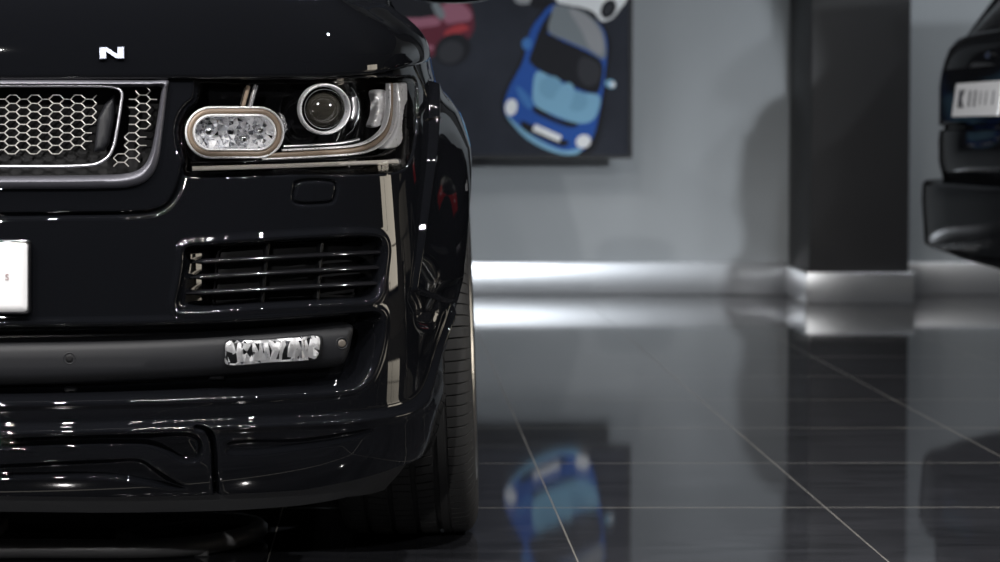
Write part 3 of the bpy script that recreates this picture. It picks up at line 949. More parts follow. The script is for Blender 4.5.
np_ = plate('number_plate', rrect(hw - 0.004, z0, z1, 0.006), 0.006, 0.008, 0.002, M_PLATE, car, 0.006, 0.012)
np_['label'] = 'white front number plate'
sweep('plate_surround', rrect(hw - 0.0015, z0 - 0.001, z1 + 0.001, 0.006), 0.008, [(-0.0022, -0.006), (0.0022, -0.006), (0.0022, 0.006), (0.001, 0.0075), (-0.001, 0.0075), (-0.0022, 0.006)], M_GLOSS, np_, closed=True)


def text_mesh(name, s_, size, ext, material, parent, frame, bold=0.0):
    """lettering laid on a plane: frame = (origin, right, up)"""
    cu = bpy.data.curves.new(name, 'FONT'); cu.body = s_; cu.size = size; cu.extrude = ext; cu.offset = bold; cu.align_x = 'CENTER'; cu.align_y = 'CENTER'; cu.resolution_u = 6
    to = bpy.data.objects.new(name + '_curve', cu); COL.objects.link(to)
    bpy.context.view_layer.update()
    dg = bpy.context.evaluated_depsgraph_get()
    me = bpy.data.meshes.new_from_object(to.evaluated_get(dg))
    bpy.data.objects.remove(to); bpy.data.curves.remove(cu)
    me.name = name
    o_, r_v, u_v = map(np.asarray, frame); n_v = np.cross(r_v, u_v)
    co = np.zeros(len(me.vertices) * 3); me.vertices.foreach_get('co', co); co = co.reshape(-1, 3)
    co = o_ + co[:, :1] * r_v + co[:, 1:2] * u_v + co[:, 2:] * n_v
    me.vertices.foreach_set('co', co.ravel()); me.materials.clear(); me.materials.append(material); me.update()
    o = bpy.data.objects.new(name, me); COL.objects.link(o)
    if parent is not None:
        o.parent = parent
        if parent.type == 'EMPTY': o.matrix_parent_inverse = parent.matrix_world.inverted()
    return o


q = sv(7, 277.5, 0.0148)
text_mesh('plate_letter', 'S', 0.0145, 0.0003, M_PINK, np_, (skin(q[0], q[1], 0.0146), (1, 0, 0), (0, 0, 1)))

# ---- bonnet: rings rising from the leading edge, then a cap
sl = np.r_[np.linspace(0, 0.7, 40), np.linspace(0.71, 1.05, 60), np.linspace(1.06, 1.30, 14)]
SIDE_Y = np.linspace(CARY + np.interp(1.32, S_TAB, PY_TAB), 4.78, 14)
EDGE = []
for s_ in sl:
    p = skin(s_, lip_z(s_), 0.012); nrm = skin_n(s_)
    EDGE.append((p[0] - CARX, p[1], lip_z(s_), nrm[0], nrm[1]))
e_last = EDGE[-1]
for yy in SIDE_Y:
    k = (yy - e_last[1]) / (4.78 - e_last[1])
    EDGE.append((e_last[0] - 0.004 * k, yy, e_last[2] + 0.055 * k, 1.0, 0.0))
EDGE = np.array(EDGE)
arc_s = np.r_[0, np.cumsum(np.hypot(np.diff(EDGE[:, 0]), np.diff(EDGE[:, 1])))]
side = sstep(arc_s, 0.55, 1.05)                  # 0 on the nose, 1 on the flank
Dn = 0.38 * (1 - side) + 0.185 * side            # how far the rounding reaches inwards
Hn = 0.235 * (1 - side) + 0.112 * side
inw = np.stack([-EDGE[:, 3], -EDGE[:, 4]], -1)
ts = np.r_[0.0, np.sin(np.linspace(0, 1, 26)[1:] * math.pi / 2)**1.0]
rings = []
# lip: turned under, then the rounded edge
for o_, dz in ((-0.035, -0.010), (-0.012, -0.0095), (-0.003, -0.008), (0.0, -0.004)):
    rings.append(np.stack([EDGE[:, 0] - inw[:, 0] * o_ * 1.0, EDGE[:, 1] - inw[:, 1] * o_, EDGE[:, 2] + dz], -1) if o_ == 0 else
                 np.stack([EDGE[:, 0] - inw[:, 0] * o_, EDGE[:, 1] - inw[:, 1] * o_, EDGE[:, 2] + dz], -1))
_ka = np.array([0, 0.15, 0.3, 0.45, 0.58, 0.72, 0.86, 1.0])
_ki = np.array([0, 0.008, 0.026, 0.060, 0.125, 0.28, 0.56, 1.0])
_kh = np.array([0, 0.16, 0.36, 0.56, 0.73, 0.87, 0.955, 1.0])
for a in np.linspace(0, 1, 36):
    t_ = a**1.3
    ang = t_ * math.pi / 2
    i0, h0 = pchip(_ka, _ki, a), pchip(_ka, _kh, a)          # steep nose, rolling over late
    ins = Dn * ((1 - side) * i0 + side * (1 - np.cos(ang)))
    hgt = Hn * ((1 - side) * h0 + side * np.sin(ang))
    crease = 0.006 * np.exp(-((t_ - 0.62) / 0.07)**2) * side
    rings.append(np.stack([EDGE[:, 0] + inw[:, 0] * ins, EDGE[:, 1] + inw[:, 1] * ins, EDGE[:, 2] + hgt + crease], -1))
# right half then mirrored, then the cap between left and right
nE, nR = len(EDGE), len(rings)
V, F = [], []
for sg in (1, -1):
    base = len(V)
    for R_ in rings:
        for p in R_: V.append((CARX + sg * p[0], p[1], p[2]))
    for i in range(nR - 1):
        for j in range(nE - 1):
            ff = (base + i * nE + j, base + i * nE + j + 1, base + (i + 1) * nE + j + 1, base + (i + 1) * nE + j)
            F.append(ff if sg > 0 else ff[::-1])
inner = rings[-1]
NC = 20
base = len(V)
for p in inner:
    for q_ in np.linspace(-1, 1, NC):
        crown = 0.018 * (1 - q_**2) * sstep(p[1], 3.75, 4.3)
        V.append((CARX + q_ * max(p[0], 0.0), p[1], p[2] + crown))
for j in range(nE - 1):
    for c in range(NC - 1):
        F.append((base + j * NC + c, base + (j + 1) * NC + c, base + (j + 1) * NC + c + 1, base + j * NC + c + 1))
bon = mesh_obj('bonnet', V, F, M_PAINT, car)
bm = bmesh.new(); bm.from_mesh(bon.data); bmesh.ops.remove_doubles(bm, verts=bm.verts, dist=0.0004); bmesh.ops.dissolve_degenerate(bm, edges=bm.edges, dist=0.0002)
bmesh.ops.recalc_face_normals(bm, faces=bm.faces); bm.to_mesh(bon.data); bm.free()

# letter on the bonnet
from mathutils.bvhtree import BVHTree
bvh = BVHTree.FromPolygons([v.co.copy() for v in bon.data.vertices], [tuple(p.vertices) for p in bon.data.polygons])


def nose_pt(px, py, off=0.0):
    d = Vector(ray(px, py)).normalized()
    h = bvh.ray_cast(Vector(CAM), d)
    return np.array(h[0])


c00, c10, c01 = nose_pt(99.5, 59.5, 0), nose_pt(124.5, 59.0, 0), nose_pt(99.5, 47.5, 0)
N2 = [(0, 0), (0.27, 0), (0.27, 0.62), (0.70, 0), (1.0, 0), (1.0, 1), (0.73, 1), (0.73, 0.38), (0.30, 1), (0, 1)]
V, F = [], []
rr_, uu_ = c10 - c00, c01 - c00
nn_v = np.cross(rr_, uu_); nn_v /= np.linalg.norm(nn_v)
for lev, sc_ in ((-0.004, 1.0), (0.0035, 1.0), (0.0055, 0.94)):
    for a, c in N2:
        a2, c2 = 0.5 + (a - 0.5) * (sc_ if sc_ == 1 else 0.965), 0.5 + (c - 0.5) * (sc_ if sc_ == 1 else 0.93)
        V.append(c00 + rr_ * a2 + uu_ * c2 + nn_v * lev)
k = len(N2)
for L_ in (0, 1):
    for i in range(k):
        F.append((L_ * k + i, L_ * k + (i + 1) % k, (L_ + 1) * k + (i + 1) % k, (L_ + 1) * k + i))
F.append(tuple(range(2 * k, 3 * k)))
M_LETTER = noise_rough(mat('letter_silver', (0.40, 0.43, 0.52), 0.3, 0.6), 60, 0.25, 0.4)
lt = mesh_obj('bonnet_letter', V, F, M_LETTER, car, False); lt['label'] = 'chrome letter N'
fix_normals(lt)
bm = bmesh.new(); bm.from_mesh(lt.data); bmesh.ops.triangulate(bm, faces=[f_ for f_ in bm.faces if len(f_.verts) > 4]); bm.to_mesh(lt.data); bm.free()

# ---- under-bumper valance and underbody
mb_v, mb_f = [], []
ss = np.linspace(-1.05, 1.05, 121)
zt = np.interp(np.abs(ss), _bs, _bz)
vb = svs([(C0, 513), (0, 512), (110, 513), (230, 511), (300, 506), (350, 497), (393, 487), (402, 466)], -0.02)
zbv = np.interp(np.abs(ss), vb[:, 0], vb[:, 1])
notch = np.where((np.abs(ss) > 0.30) & (np.abs(ss) < 0.34), 0, 0)
rows_ = [skin(ss, zt + 0.01, -0.008), skin(ss, zt, -0.010), skin(ss, (zt + zbv) / 2, -0.014), skin(ss, zbv, -0.024), skin(ss, zbv, -0.024) + np.array([0, 0.35, 0.01])]
V = np.concatenate(rows_); n1 = len(ss)
F = [(r0 * n1 + i, r0 * n1 + i + 1, (r0 + 1) * n1 + i + 1, (r0 + 1) * n1 + i) for r0 in range(4) for i in range(n1 - 1)]
M_VAL = noise_rough(mat('valance_plastic', (0.035, 0.036, 0.038), 0.55), 40, 0.5, 0.65)
val = mesh_obj('front_valance', V, F, M_VAL, car); fix_normals(val); sharp(val, 40)
mb = MB(); mb.box((CARX - 0.66, 3.75, 0.24), (CARX + 0.66, 8.1, 0.34))
mb.box((CARX - 0.60, 3.9, 0.30), (CARX + 0.60, 4.7, 0.85))
mb.box((CARX - 0.86, 4.75, 0.24), (CARX + 0.86, 6.6, 0.36))
mb.build('underbody', M_BLACK, car, bevel=0.02)
# wheel-arch liners
for wy in (WHEEL_Y, 7.142):
    for sg in (1, -1):
        V, F = [], []
        an = np.linspace(-0.35, math.pi + 0.35, 33)
        for a in an:
            for xx in (0.62, 0.90):
                V.append((CARX + sg * xx, wy - 0.475 * math.cos(a), max(0.22, WHEEL_Z + 0.475 * math.sin(a))))
        for i in range(len(an) - 1): F.append((2 * i, 2 * i + 1, 2 * i + 3, 2 * i + 2))
        k = len(V); V.append((CARX + sg * 0.62, wy, WHEEL_Z))
        for i in range(len(an) - 1): F.append((2 * i, 2 * i + 2, k))
        mesh_obj('arch_liner', V, F, M_BLACK, car)

# ---- flanks, greenhouse, tail
BASEX = 0.975


def flank(sg):
    zq = np.r_[np.linspace(0.27, 0.86, 46), np.linspace(0.87, 1.10, 14)]
    yq = np.linspace(0, 1, 160)
    amp = lambda Z: np.interp(Z, [0.25, 0.4, 0.56, 0.72, 0.80, 0.87, 0.905, 0.93], [0.0, 0.03, 0.042, 0.047, 0.047, 0.026, 0.010, -0.004])
    V, F = [], []
    ARC2 = 7.142
    def xat(Y, Z):
        pz = np.interp(Z, [0.27, 0.4, 0.8, 0.96, 1.0, 1.05, 1.10], [-0.03, -0.004, -0.012, -0.056, -0.075, -0.10, -0.13])
        b0 = np.maximum(1 - np.abs(Y - WHEEL_Y) / 0.62, 0)**1.0; b1 = np.maximum(1 - np.abs(Y - ARC2) / 0.62, 0)
        bb = sstep(np.maximum(b0, b1), 0.0, 0.3)
        tail = -0.16 * np.clip((Y - 7.6) / 0.75, 0, 1)**3
        return BASEX + pz + amp(Z) * bb + tail
    segs = [(0, 1), (1, 2)]
    for part in range(2):
        k0 = len(V)
        for Z in zq:
            dz2 = ARCH_R**2 - (Z - WHEEL_Z)**2
            h_ = math.sqrt(dz2) if dz2 > 0 else 0.0
            a0, a1 = (WHEEL_Y + h_, ARC2 - h_) if part == 0 else (ARC2 + h_, 8.32)
            Y = a0 + (a1 - a0) * yq
            for yy, xx in zip(Y, xat(Y, Z)): V.append((CARX + sg * xx, yy, Z))
        n2 = len(yq)
        for i in range(len(zq) - 1):
            for j in range(n2 - 1):
                ff = (k0 + i * n2 + j, k0 + i * n2 + j + 1, k0 + (i + 1) * n2 + j + 1, k0 + (i + 1) * n2 + j)
                F.append(ff if sg > 0 else ff[::-1])
    mesh_obj('side_panel', V, F, M_PAINT, car)


flank(1); flank(-1)


def loft(name, sections, material, parent, closed=True, caps=True):
    V = [p for s_ in sections for p in s_]; k = len(sections[0]); F = []
    for i in range(len(sections) - 1):
        for j in range(k if closed else k - 1):
            F.append((i * k + j, i * k + (j + 1) % k, (i + 1) * k + (j + 1) % k, (i + 1) * k + j))
    if caps:
        F.append(tuple(range(k))[::-1]); F.append(tuple((len(sections) - 1) * k + j for j in range(k)))
    o = mesh_obj(name, V, F, material, parent)
    fix_normals(o)
    return sharp(o, 30)


def ring_rect(x0, x1, y0, y1, z, r, k=5):
    out = []
    for cx, cy, a0 in ((x1 - r, y1 - r, 0), (x0 + r, y1 - r, 90), (x0 + r, y0 + r, 180), (x1 - r, y0 + r, 270)):
        for i in range(k + 1):
            a = math.radians(a0 + 90 * i / k); out.append((cx + r * math.cos(a), cy + r * math.sin(a), z))
    return out


loft('cabin_glass', [ring_rect(CARX - 0.85, CARX + 0.85, 4.76, 8.12, 1.085, 0.12), ring_rect(CARX - 0.835, CARX + 0.835, 4.82, 8.10, 1.14, 0.12),
                     ring_rect(CARX - 0.74, CARX + 0.74, 5.52, 7.86, 1.70, 0.14)], M_DGLASS, car)
loft('roof', [ring_rect(CARX - 0.755, CARX + 0.755, 5.48, 7.95, 1.69, 0.15), ring_rect(CARX - 0.76, CARX + 0.76, 5.47, 7.98, 1.72, 0.15),
              ring_rect(CARX - 0.70, CARX + 0.70, 5.60, 7.90, 1.77, 0.15), ring_rect(CARX - 0.5, CARX + 0.5, 5.8, 7.7, 1.79, 0.15)], M_PAINT, car)
loft('tail', [ring_rect(CARX - 0.80, CARX + 0.80, 8.0, 8.38, 0.32, 0.1), ring_rect(CARX - 0.82, CARX + 0.82, 8.0, 8.38, 0.8, 0.1), ring_rect(CARX - 0.80, CARX + 0.80, 7.9, 8.28, 1.09, 0.1)], M_PAINT, car)
for sg in (1, -1):
    pts = [((0.82, 4.86, 1.10), (0.735, 5.52, 1.71)), ((0.84, 6.05, 1.10), (0.745, 6.1, 1.71)), ((0.84, 7.3, 1.10), (0.745, 7.25, 1.71)), ((0.83, 8.03, 1.10), (0.735, 7.82, 1.71))]
    for p_, q_ in pts:
        mb = MB(); mb.bar((CARX + sg * p_[0], p_[1], p_[2]), (CARX + sg * q_[0], q_[1], q_[2]), 0.035, (sg, 0, 0.25), 0.022)
        mb.build('window_pillar', M_PAINT, car, bevel=0.008)
    # wing mirror
    mx = CARX + sg * 0.99
    my = 4.96
    zb = 1.142
    secs = []
    for u in np.linspace(-1, 1, 9):
        rx_ = 1.0 - 0.28 * abs(u)**3
        secs.append([(mx + sg * (u * 0.12), my + 0.075 * rx_ * math.cos(a), zb + 0.085 + 0.085 * rx_ * (abs(math.sin(a))**0.7) * math.copysign(1, math.sin(a))) for a in np.linspace(0, 2 * math.pi, 20, endpoint=False)])
    wm = loft('wing_mirror', secs, M_PAINT, car)
    mb = MB(); mb.bar((CARX + sg * 0.84, my + 0.05, 1.20), (mx - sg * 0.05, my, zb + 0.08), 0.03, (0, 0, 1), 0.022); mb.build('mirror_arm', M_BLACK, wm, bevel=0.008)


# ---- wheels
def tyre_mesh():
    R_, W = 0.389, 0.276
    half = W / 2
    # profile across the tread (axial -half..half), outer face at +half
    pr = []
    def crown(x):
        u = abs(x) / half
        return R_ - 0.004 * u**2 - 0.030 * max(0, (u - 0.80) / 0.20)**2.4
    g = [(-0.079, 0.0045), (-0.030, 0.0045), (0.018, 0.0045), (0.062, 0.0045)]
    xs = [-0.128, -0.120, -0.110, -0.10]
    for c, hw_ in g: xs += [c - hw_ - 0.0012, c - hw_, c + hw_, c + hw_ + 0.0012]
    xs += [-0.055, -0.045, -0.012, 0.004, 0.034, 0.048, 0.075, 0.082, 0.0835, 0.0865, 0.088, 0.10, 0.110, 0.118, 0.124, 0.128]
    xs = sorted(xs)
    for x in xs:
        r = crown(x); gr = 0
        for c, hw_ in g:
            if abs(x - c) <= hw_ + 1e-6: gr = 1
        if abs(x - 0.085) < 0.0016: gr = 0.35
        pr.append((x, r, gr))
    NB = 112
    sub = [0.0, 0.10, 0.13, 0.21, 0.24, 0.50, 0.75, 0.9]
    tread_v = []
    prof_full_n = len(pr) + 14
    V, F = [], []
    sw = [(0.1335, 0.366), (0.137, 0.352), (0.1385, 0.335), (0.1375, 0.318), (0.134, 0.300), (0.128, 0.289), (0.120, 0.283)]
    for b_ in range(NB):
        for k_, u in enumerate(sub):
            for (x, r) in [(-a, q) for a, q in sw][::-1]: V.append((x, r, b_ + u))
            for x, r, gr in pr:
                rr = r - 0.0075 * gr
                sip = k_ in (2, 3)
                if sip and not gr:
                    if x > 0.086: rr -= 0.0045
                    elif x < -0.09: rr -= 0.0045
                    elif 0.022 < x < 0.058 or -0.075 < x < -0.034: rr -= 0.0028
                    elif -0.026 < x < 0.014: rr -= 0.0016
                V.append((x, rr, b_ + u))
            for (x, r) in sw:
                rr = r
                if r > 0.35 and k_ in (2, 3): rr -= 0.003
                V.append((x, rr, b_ + u))
    m = len(pr) + 14
    out = []
    for x, r, u in V:
        sl_ = 0.0
        if x > 0.086: sl_ = (x - 0.086) * 3.0
        elif 0.022 < x < 0.058: sl_ = (x - 0.022) * 8.0
        elif -0.075 < x < -0.034: sl_ = -(x + 0.034) * 8
        a = 2 * math.pi * (u + sl_) / NB
        out.append((x, -r * math.cos(a), r * math.sin(a)))
    N = NB * len(sub)
    for i in range(N):
        i2 = (i + 1) % N
        for j in range(m - 1): F.append((i * m + j, i * m + j + 1, i2 * m + j + 1, i2 * m + j))
    return out, F


TV, TF = tyre_mesh()
tyre_me = None


def wheel(x, y, sg, steer, camber=0.0):
    """wheel hub at the origin of its part; outer face towards sg"""
    global tyre_me
    o = mesh_obj('wheel', *lathe([(-0.11, 0.27), (-0.118, 0.284), (-0.10, 0.262), (0.06, 0.258), (0.105, 0.268), (0.126, 0.2805), (0.1365, 0.284), (0.1378, 0.280), (0.135, 0.274), (0.118, 0.262), (0.085, 0.255), (-0.09, 0.25), (-0.11, 0.27)], 96), M_ALLOY, None)
    o['label'] = 'silver alloy rim with bright lip'
    if tyre_me is None:
        ty = mesh_obj('tyre', TV, TF, M_RUBBER, None); tyre_me = ty.data; sharp(ty, 40)
    else:
        ty = bpy.data.objects.new('tyre', tyre_me); COL.objects.link(ty)
    ty.parent = o
    mb = MB()
    for k in range(10):
        a = 2 * math.pi * k / 10
        c, s_ = math.cos(a), math.sin(a)
        p, q_ = np.array([0.10, 0.05 * c, 0.05 * s_]), np.array([0.112, 0.262 * c, 0.262 * s_])
        mb.bar(p, q_, 0.017, (1, 0, 0), 0.014)
    sp = mb.build('spokes', M_ALLOY, o, bevel=0.005)
    hb = mesh_obj('hub', *lathe([(0.02, 0.001), (0.02, 0.07), (0.10, 0.07), (0.116, 0.05), (0.118, 0.001)], 32), M_ALLOY, o)
    dk = mesh_obj('brake_disc', *lathe([(0.0, 0.08), (0.0, 0.19), (0.03, 0.19), (0.03, 0.08)], 48), M_FRAME, o)
    o.parent = car
    o.matrix_parent_inverse = car.matrix_world.inverted()
    o.location = (x, y, WHEEL_Z)
    o.rotation_euler = (Matrix.Rotation(steer + (0 if sg > 0 else math.pi), 3, 'Z') @ Matrix.Rotation(-camber, 3, 'Y')).to_euler()
    return o


wheel(0.034, WHEEL_Y, 1, math.radians(-2.8), math.radians(2))
wheel(2 * CARX - 0.034, WHEEL_Y, -1, math.radians(-2.8), math.radians(2))
wheel(0.040, 7.142, 1, 0)
wheel(2 * CARX - 0.040, 7.142, -1, 0)

# ------------------------------------------------------------------ room
mb = MB(); mb.box((ROOM_X0, ROOM_Y0, -0.1), (ROOM_X1, ROOM_Y1 + 0.2, 0)); struct(mb.build('floor', M_FLOOR))
mb = MB(); mb.box((ROOM_X0, ROOM_Y0, ROOM_H), (ROOM_X1, ROOM_Y1 + 0.2, ROOM_H + 0.1)); struct(mb.build('ceiling', M_CEIL))
mb = MB(); mb.box((ROOM_X0, ROOM_Y1, 0), (ROOM_X1, ROOM_Y1 + 0.2, ROOM_H)); struct(mb.build('wall_back', M_WALL))
mb = MB(); mb.box((ROOM_X0 - 0.2, ROOM_Y0, 0), (ROOM_X0, ROOM_Y1 + 0.2, ROOM_H)); struct(mb.build('wall_left', M_WALLDARK))
mb = MB(); mb.box((ROOM_X1, ROOM_Y0, 0), (ROOM_X1 + 0.2, ROOM_Y1 + 0.2, ROOM_H)); struct(mb.build('wall_right', M_WALLPALE))
M_DAY = bpy.data.materials.new('daylight_pane'); M_DAY.use_nodes = True
_b = M_DAY.node_tree.nodes['Principled BSDF']; _b.inputs['Emission Color'].default_value = (1.0, 0.90, 0.74, 1); _b.inputs['Emission Strength'].default_value = 5.0
for k_, (ya, yb) in enumerate(((3.9, 5.9),)):
    mb = MB()
    for a_, b_ in (((ya - 0.06, 0.3), (yb + 0.06, 0.36)), ((ya - 0.06, 2.0), (yb + 0.06, 2.06)), ((ya - 0.06, 0.36), (ya, 2.0)), ((yb, 0.36), (yb + 0.06, 2.0)), ((ya + 0.65, 0.36), (ya + 0.68, 2.0)), ((ya, 0.95), (yb, 0.98))):
        mb.box((ROOM_X1 - 0.05, a_[0], a_[1]), (ROOM_X1 + 0.01, b_[0], b_[1]))
    wf = struct(mb.build('window_%d' % (k_ + 1), M_SATIN))
    mb = MB(); mb.box((ROOM_X1 - 0.02, ya, 0.36), (ROOM_X1 - 0.012, yb, 2.0)); mb.build('window_pane', M_DAY, wf)
mb = MB(); mb.box((ROOM_X0, ROOM_Y0 - 0.2, 0), (ROOM_X1, ROOM_Y0, ROOM_H)); struct(mb.build('wall_front', M_WALLDARK))
PILX0, PILX1, PILY = 2.035, 2.515, 9.84
mb = MB(); mb.box((PILX0, PILY, 0.0), (PILX1, ROOM_Y1, ROOM_H)); struct(mb.build('pillar', M_PILLAR, bevel=0.004))
BBH = 0.166
mb = MB(); mb.box((ROOM_X0, ROOM_Y1 - 0.025, 0), (PILX0 - 0.022, ROOM_Y1, BBH)); mb.box((PILX1 + 0.022, ROOM_Y1 - 0.025, 0), (ROOM_X1, ROOM_Y1, BBH))
struct(mb.build('baseboard_back', M_STEEL, bevel=0.004))
mb = MB(); mb.box((PILX0 - 0.022, PILY - 0.022, 0), (PILX1 + 0.022, PILY, BBH - 0.016)); mb.box((PILX0 - 0.022, PILY, 0), (PILX0, ROOM_Y1, BBH - 0.016)); mb.box((PILX1, PILY, 0), (PILX1 + 0.022, ROOM_Y1, BBH - 0.016))
struct(mb.build('baseboard_pillar', M_STEEL, bevel=0.003))

# ------------------------------------------------------------------ poster hung in front of the far wall
PY_ = 9.90
pr0, pr1 = at_y(258, 158.5, PY_), at_y(632, 158.5, PY_)
ptop = 2.55
poster = empty('wall_poster', ((pr0[0] + pr1[0]) / 2, PY_ + 0.03, pr0[2]), 'large framed poster of blue and red cars on dark tarmac, on the grey wall', 'poster')
mb = MB(); mb.box((pr0[0] + 0.012, PY_ + 0.004, pr0[2] + 0.012), (pr1[0] - 0.012, PY_ + 0.05, ptop - 0.012)); mb.build('backing_board', M_BLACK, poster)
mb = MB()
fw = 0.016
mb.box((pr0[0], PY_ - 0.012, pr0[2]), (pr1[0], PY_ + 0.055, pr0[2] + fw)); mb.box((pr0[0], PY_ - 0.012, ptop - fw), (pr1[0], PY_ + 0.055, ptop))
mb.box((pr0[0], PY_ - 0.012, pr0[2] + fw), (pr0[0] + fw, PY_ + 0.055, ptop - fw)); mb.box((pr1[0] - fw, PY_ - 0.012, pr0[2] + fw), (pr1[0], PY_ + 0.055, ptop - fw))
mb.build('poster_frame', M_SATIN, poster)
for xx in (pr0[0] + 0.3, pr1[0] - 0.3):
    for zz in (pr0[2] + 0.25, ptop - 0.25):
        mb = MB(); mb.box((xx - 0.02, PY_ + 0.05, zz - 0.02), (xx + 0.02, ROOM_Y1, zz + 0.02))
        mb.build('wall_bracket', M_BLACK, poster)


def pm(name, c, rough=0.7):
    return noise_rough(mat(name, c, rough, spec=0.25), 40, rough - 0.05, rough + 0.08)


PM = {'cyan': pm('print_cyan', (0.19, 0.40, 0.58)), 'tarmac': pm('print_tarmac', (0.014, 0.016, 0.022)), 'blue': pm('print_blue', (0.022, 0.095, 0.40)), 'lblue': pm('print_light_blue', (0.23, 0.47, 0.66)),
      'roof': pm('print_grey', (0.21, 0.24, 0.26)), 'dark': pm('print_dark', (0.012, 0.013, 0.018)), 'white': pm('print_white', (0.86, 0.88, 0.90)),
      'red': pm('print_red', (0.13, 0.022, 0.040)), 'pink': pm('print_pink', (0.36, 0.14, 0.20)), 'lite': pm('print_pale_grey', (0.32, 0.33, 0.35)), 'mblue': pm('print_mid_blue', (0.06, 0.20, 0.52)), 'wheel': pm('print_wheel', (0.035, 0.037, 0.045)), 'lamp': pm('print_lamp_red', (0.42, 0.05, 0.06))}
t, n, l, b = nodes_of(PM['tarmac'])
_nz = n.new('ShaderNodeTexNoise'); _nz.inputs['Scale'].default_value = 5; _tc = n.new('ShaderNodeTexCoord'); _cr = n.new('ShaderNodeValToRGB')
_cr.color_ramp.elements[0].color = (0.013, 0.0155, 0.024, 1); _cr.color_ramp.elements[1].color = (0.030, 0.035, 0.050, 1)
l.new(_tc.outputs['Object'], _nz.inputs['Vector']); l.new(_nz.outputs['Fac'], _cr.inputs['Fac']); l.new(_cr.outputs['Color'], b.inputs['Base Color'])
keys = list(PM)
PV, PF, PMI = [], [], []
lay = [0]


def ink(key, pts, smooth=True, scale=3.31):
    """flat printed shape; pts in the zoomed crop of the poster"""
    P = [(400 + x / scale, y / scale) for x, y in pts]
    P = catmull(P, 4, True) if smooth else P
    lay[0] += 1
    k = len(PV)
    for x, y in P: PV.append(at_y(x, y, PY_ + 0.002 - 0.0002 * lay[0]))
    tri = delaunay_2d_cdt([Vector((PV[k + i][0], PV[k + i][2])) for i in range(len(P))], [], [list(range(len(P)))], 1, 1e-7)
    if len(tri[0]) == len(P):
        for f_ in tri[2]: PF.append(tuple(k + i for i in f_)); PMI.append(keys.index(key))
    else:
        PF.append(tuple(range(k, k + len(P)))); PMI.append(keys.index(key))


def ell(cx, cy, rx, ry, rot=0, k=14):
    return [(cx + rx * math.cos(a) * math.cos(rot) - ry * math.sin(a) * math.sin(rot), cy + rx * math.cos(a) * math.sin(rot) + ry * math.sin(a) * math.cos(rot)) for a in [2 * math.pi * i / k for i in range(k)]]


z_in = lambda px, py: (px, py)
k = len(PV)
for x, z in ((pr0[0] + fw, pr0[2] + fw), (pr1[0] - fw, pr0[2] + fw), (pr1[0] - fw, ptop - fw), (pr0[0] + fw, ptop - fw)): PV.append((x, PY_ + 0.002, z))
PF.append((k, k + 1, k + 2, k + 3)); PMI.append(keys.index('tarmac'))
# red car, left
ink('red', [(-90, -60), (60, -80), (180, -40), (232, 15), (246, 70), (244, 100), (225, 130), (150, 165), (60, 205), (-60, 215), (-120, 120)])
ink('dark', [(-40, -40), (70, -50), (125, 0), (120, 45), (60, 60), (-40, 65)])
ink('pink', [(-60, 66), (60, 60), (120, 58), (135, 78), (60, 92), (-60, 98)])
ink('pink', [(145, 15), (205, 12), (238, 50), (232, 66), (190, 74), (155, 78), (135, 50)])
ink('roof', [(105, 15), (120, 5), (150, 50), (135, 65)])
ink('lamp', [(145, 112), (180, 86), (215, 82), (228, 95), (195, 110), (155, 122)])
ink('dark', ell(175, 165, 62, 52, -0.5))
ink('wheel', ell(168, 172, 42, 36, -0.5))
ink('pink', [(60, 155), (105, 150), (112, 162), (70, 168)])
# pale car and wheel, top right
ink('white', [(505, -90), (760, -80), (750, 0), (728, 30), (700, 62), (668, 70), (640, 40), (590, 22), (525, 12)])
ink('dark', ell(690, 30, 24, 34, 0.5))
ink('wheel', ell(690, 30, 13, 22, 0.5))
ink('lite', [(370, -40), (460, -50), (450, 0), (415, 14), (385, 8)])
ink('dark', [(460, -40), (510, -30), (500, 12), (455, 30), (430, 15)])
# blue car seen from above
ink('dark', [(500, 12), (450, 60), (395, 200), (335, 330), (345, 395), (440, 470), (560, 522), (640, 500), (668, 430), (690, 250), (700, 130), (640, 50)])
ink('blue', [(505, 15), (468, 50), (432, 100), (408, 200), (362, 290), (345, 345), (352, 385), (430, 448), (540, 503), (600, 500), (638, 455), (662, 360), (678, 250), (684, 130), (662, 82), (600, 40)])
ink('dark', [(500, 40), (470, 80), (440, 160), (428, 205), (450, 212), (465, 150), (495, 95)])
ink('roof', [(512, 18), (560, 22), (610, 40), (660, 85), (678, 130), (676, 195), (620, 165), (545, 132), (492, 104), (500, 50)])
ink('lite', [(560, 30), (610, 46), (655, 92), (672, 140), (668, 180), (630, 160), (600, 100)])
ink('dark', [(462, 112), (490, 112), (545, 138), (620, 172), (668, 205), (668, 270), (652, 308), (600, 298), (540, 270), (430, 206), (440, 160)])
ink('wheel', [(600, 190), (660, 215), (655, 270), (620, 285), (590, 250)])
ink('lblue', [(455, 236), (540, 280), (600, 306), (660, 318), (655, 370), (632, 402), (590, 408), (520, 385), (445, 345), (440, 290)])
ink('cyan', ell(500, 290, 40, 38, 0.3)); ink('cyan', ell(585, 335, 36, 34, 0.3))
ink('lblue', ell(540, 330, 30, 60, 0.4))
ink('dark', [(442, 352), (520, 392), (592, 412), (570, 422), (500, 400), (440, 366)])
ink('mblue', [(385, 285), (410, 300), (440, 345), (430, 362), (400, 330)])
ink('dark', [(400, 400), (440, 415), (540, 462), (560, 470), (545, 485), (470, 460), (405, 425)])
ink('white', [(447, 410), (536, 450), (526, 470), (438, 432)], False)
ink('white', ell(368, 355, 20, 28, 0.2)); ink('white', ell(607, 468, 25, 22, -0.4))
ink('lblue', [(350, 380), (430, 445), (540, 498), (600, 492), (590, 508), (530, 510), (420, 460)])
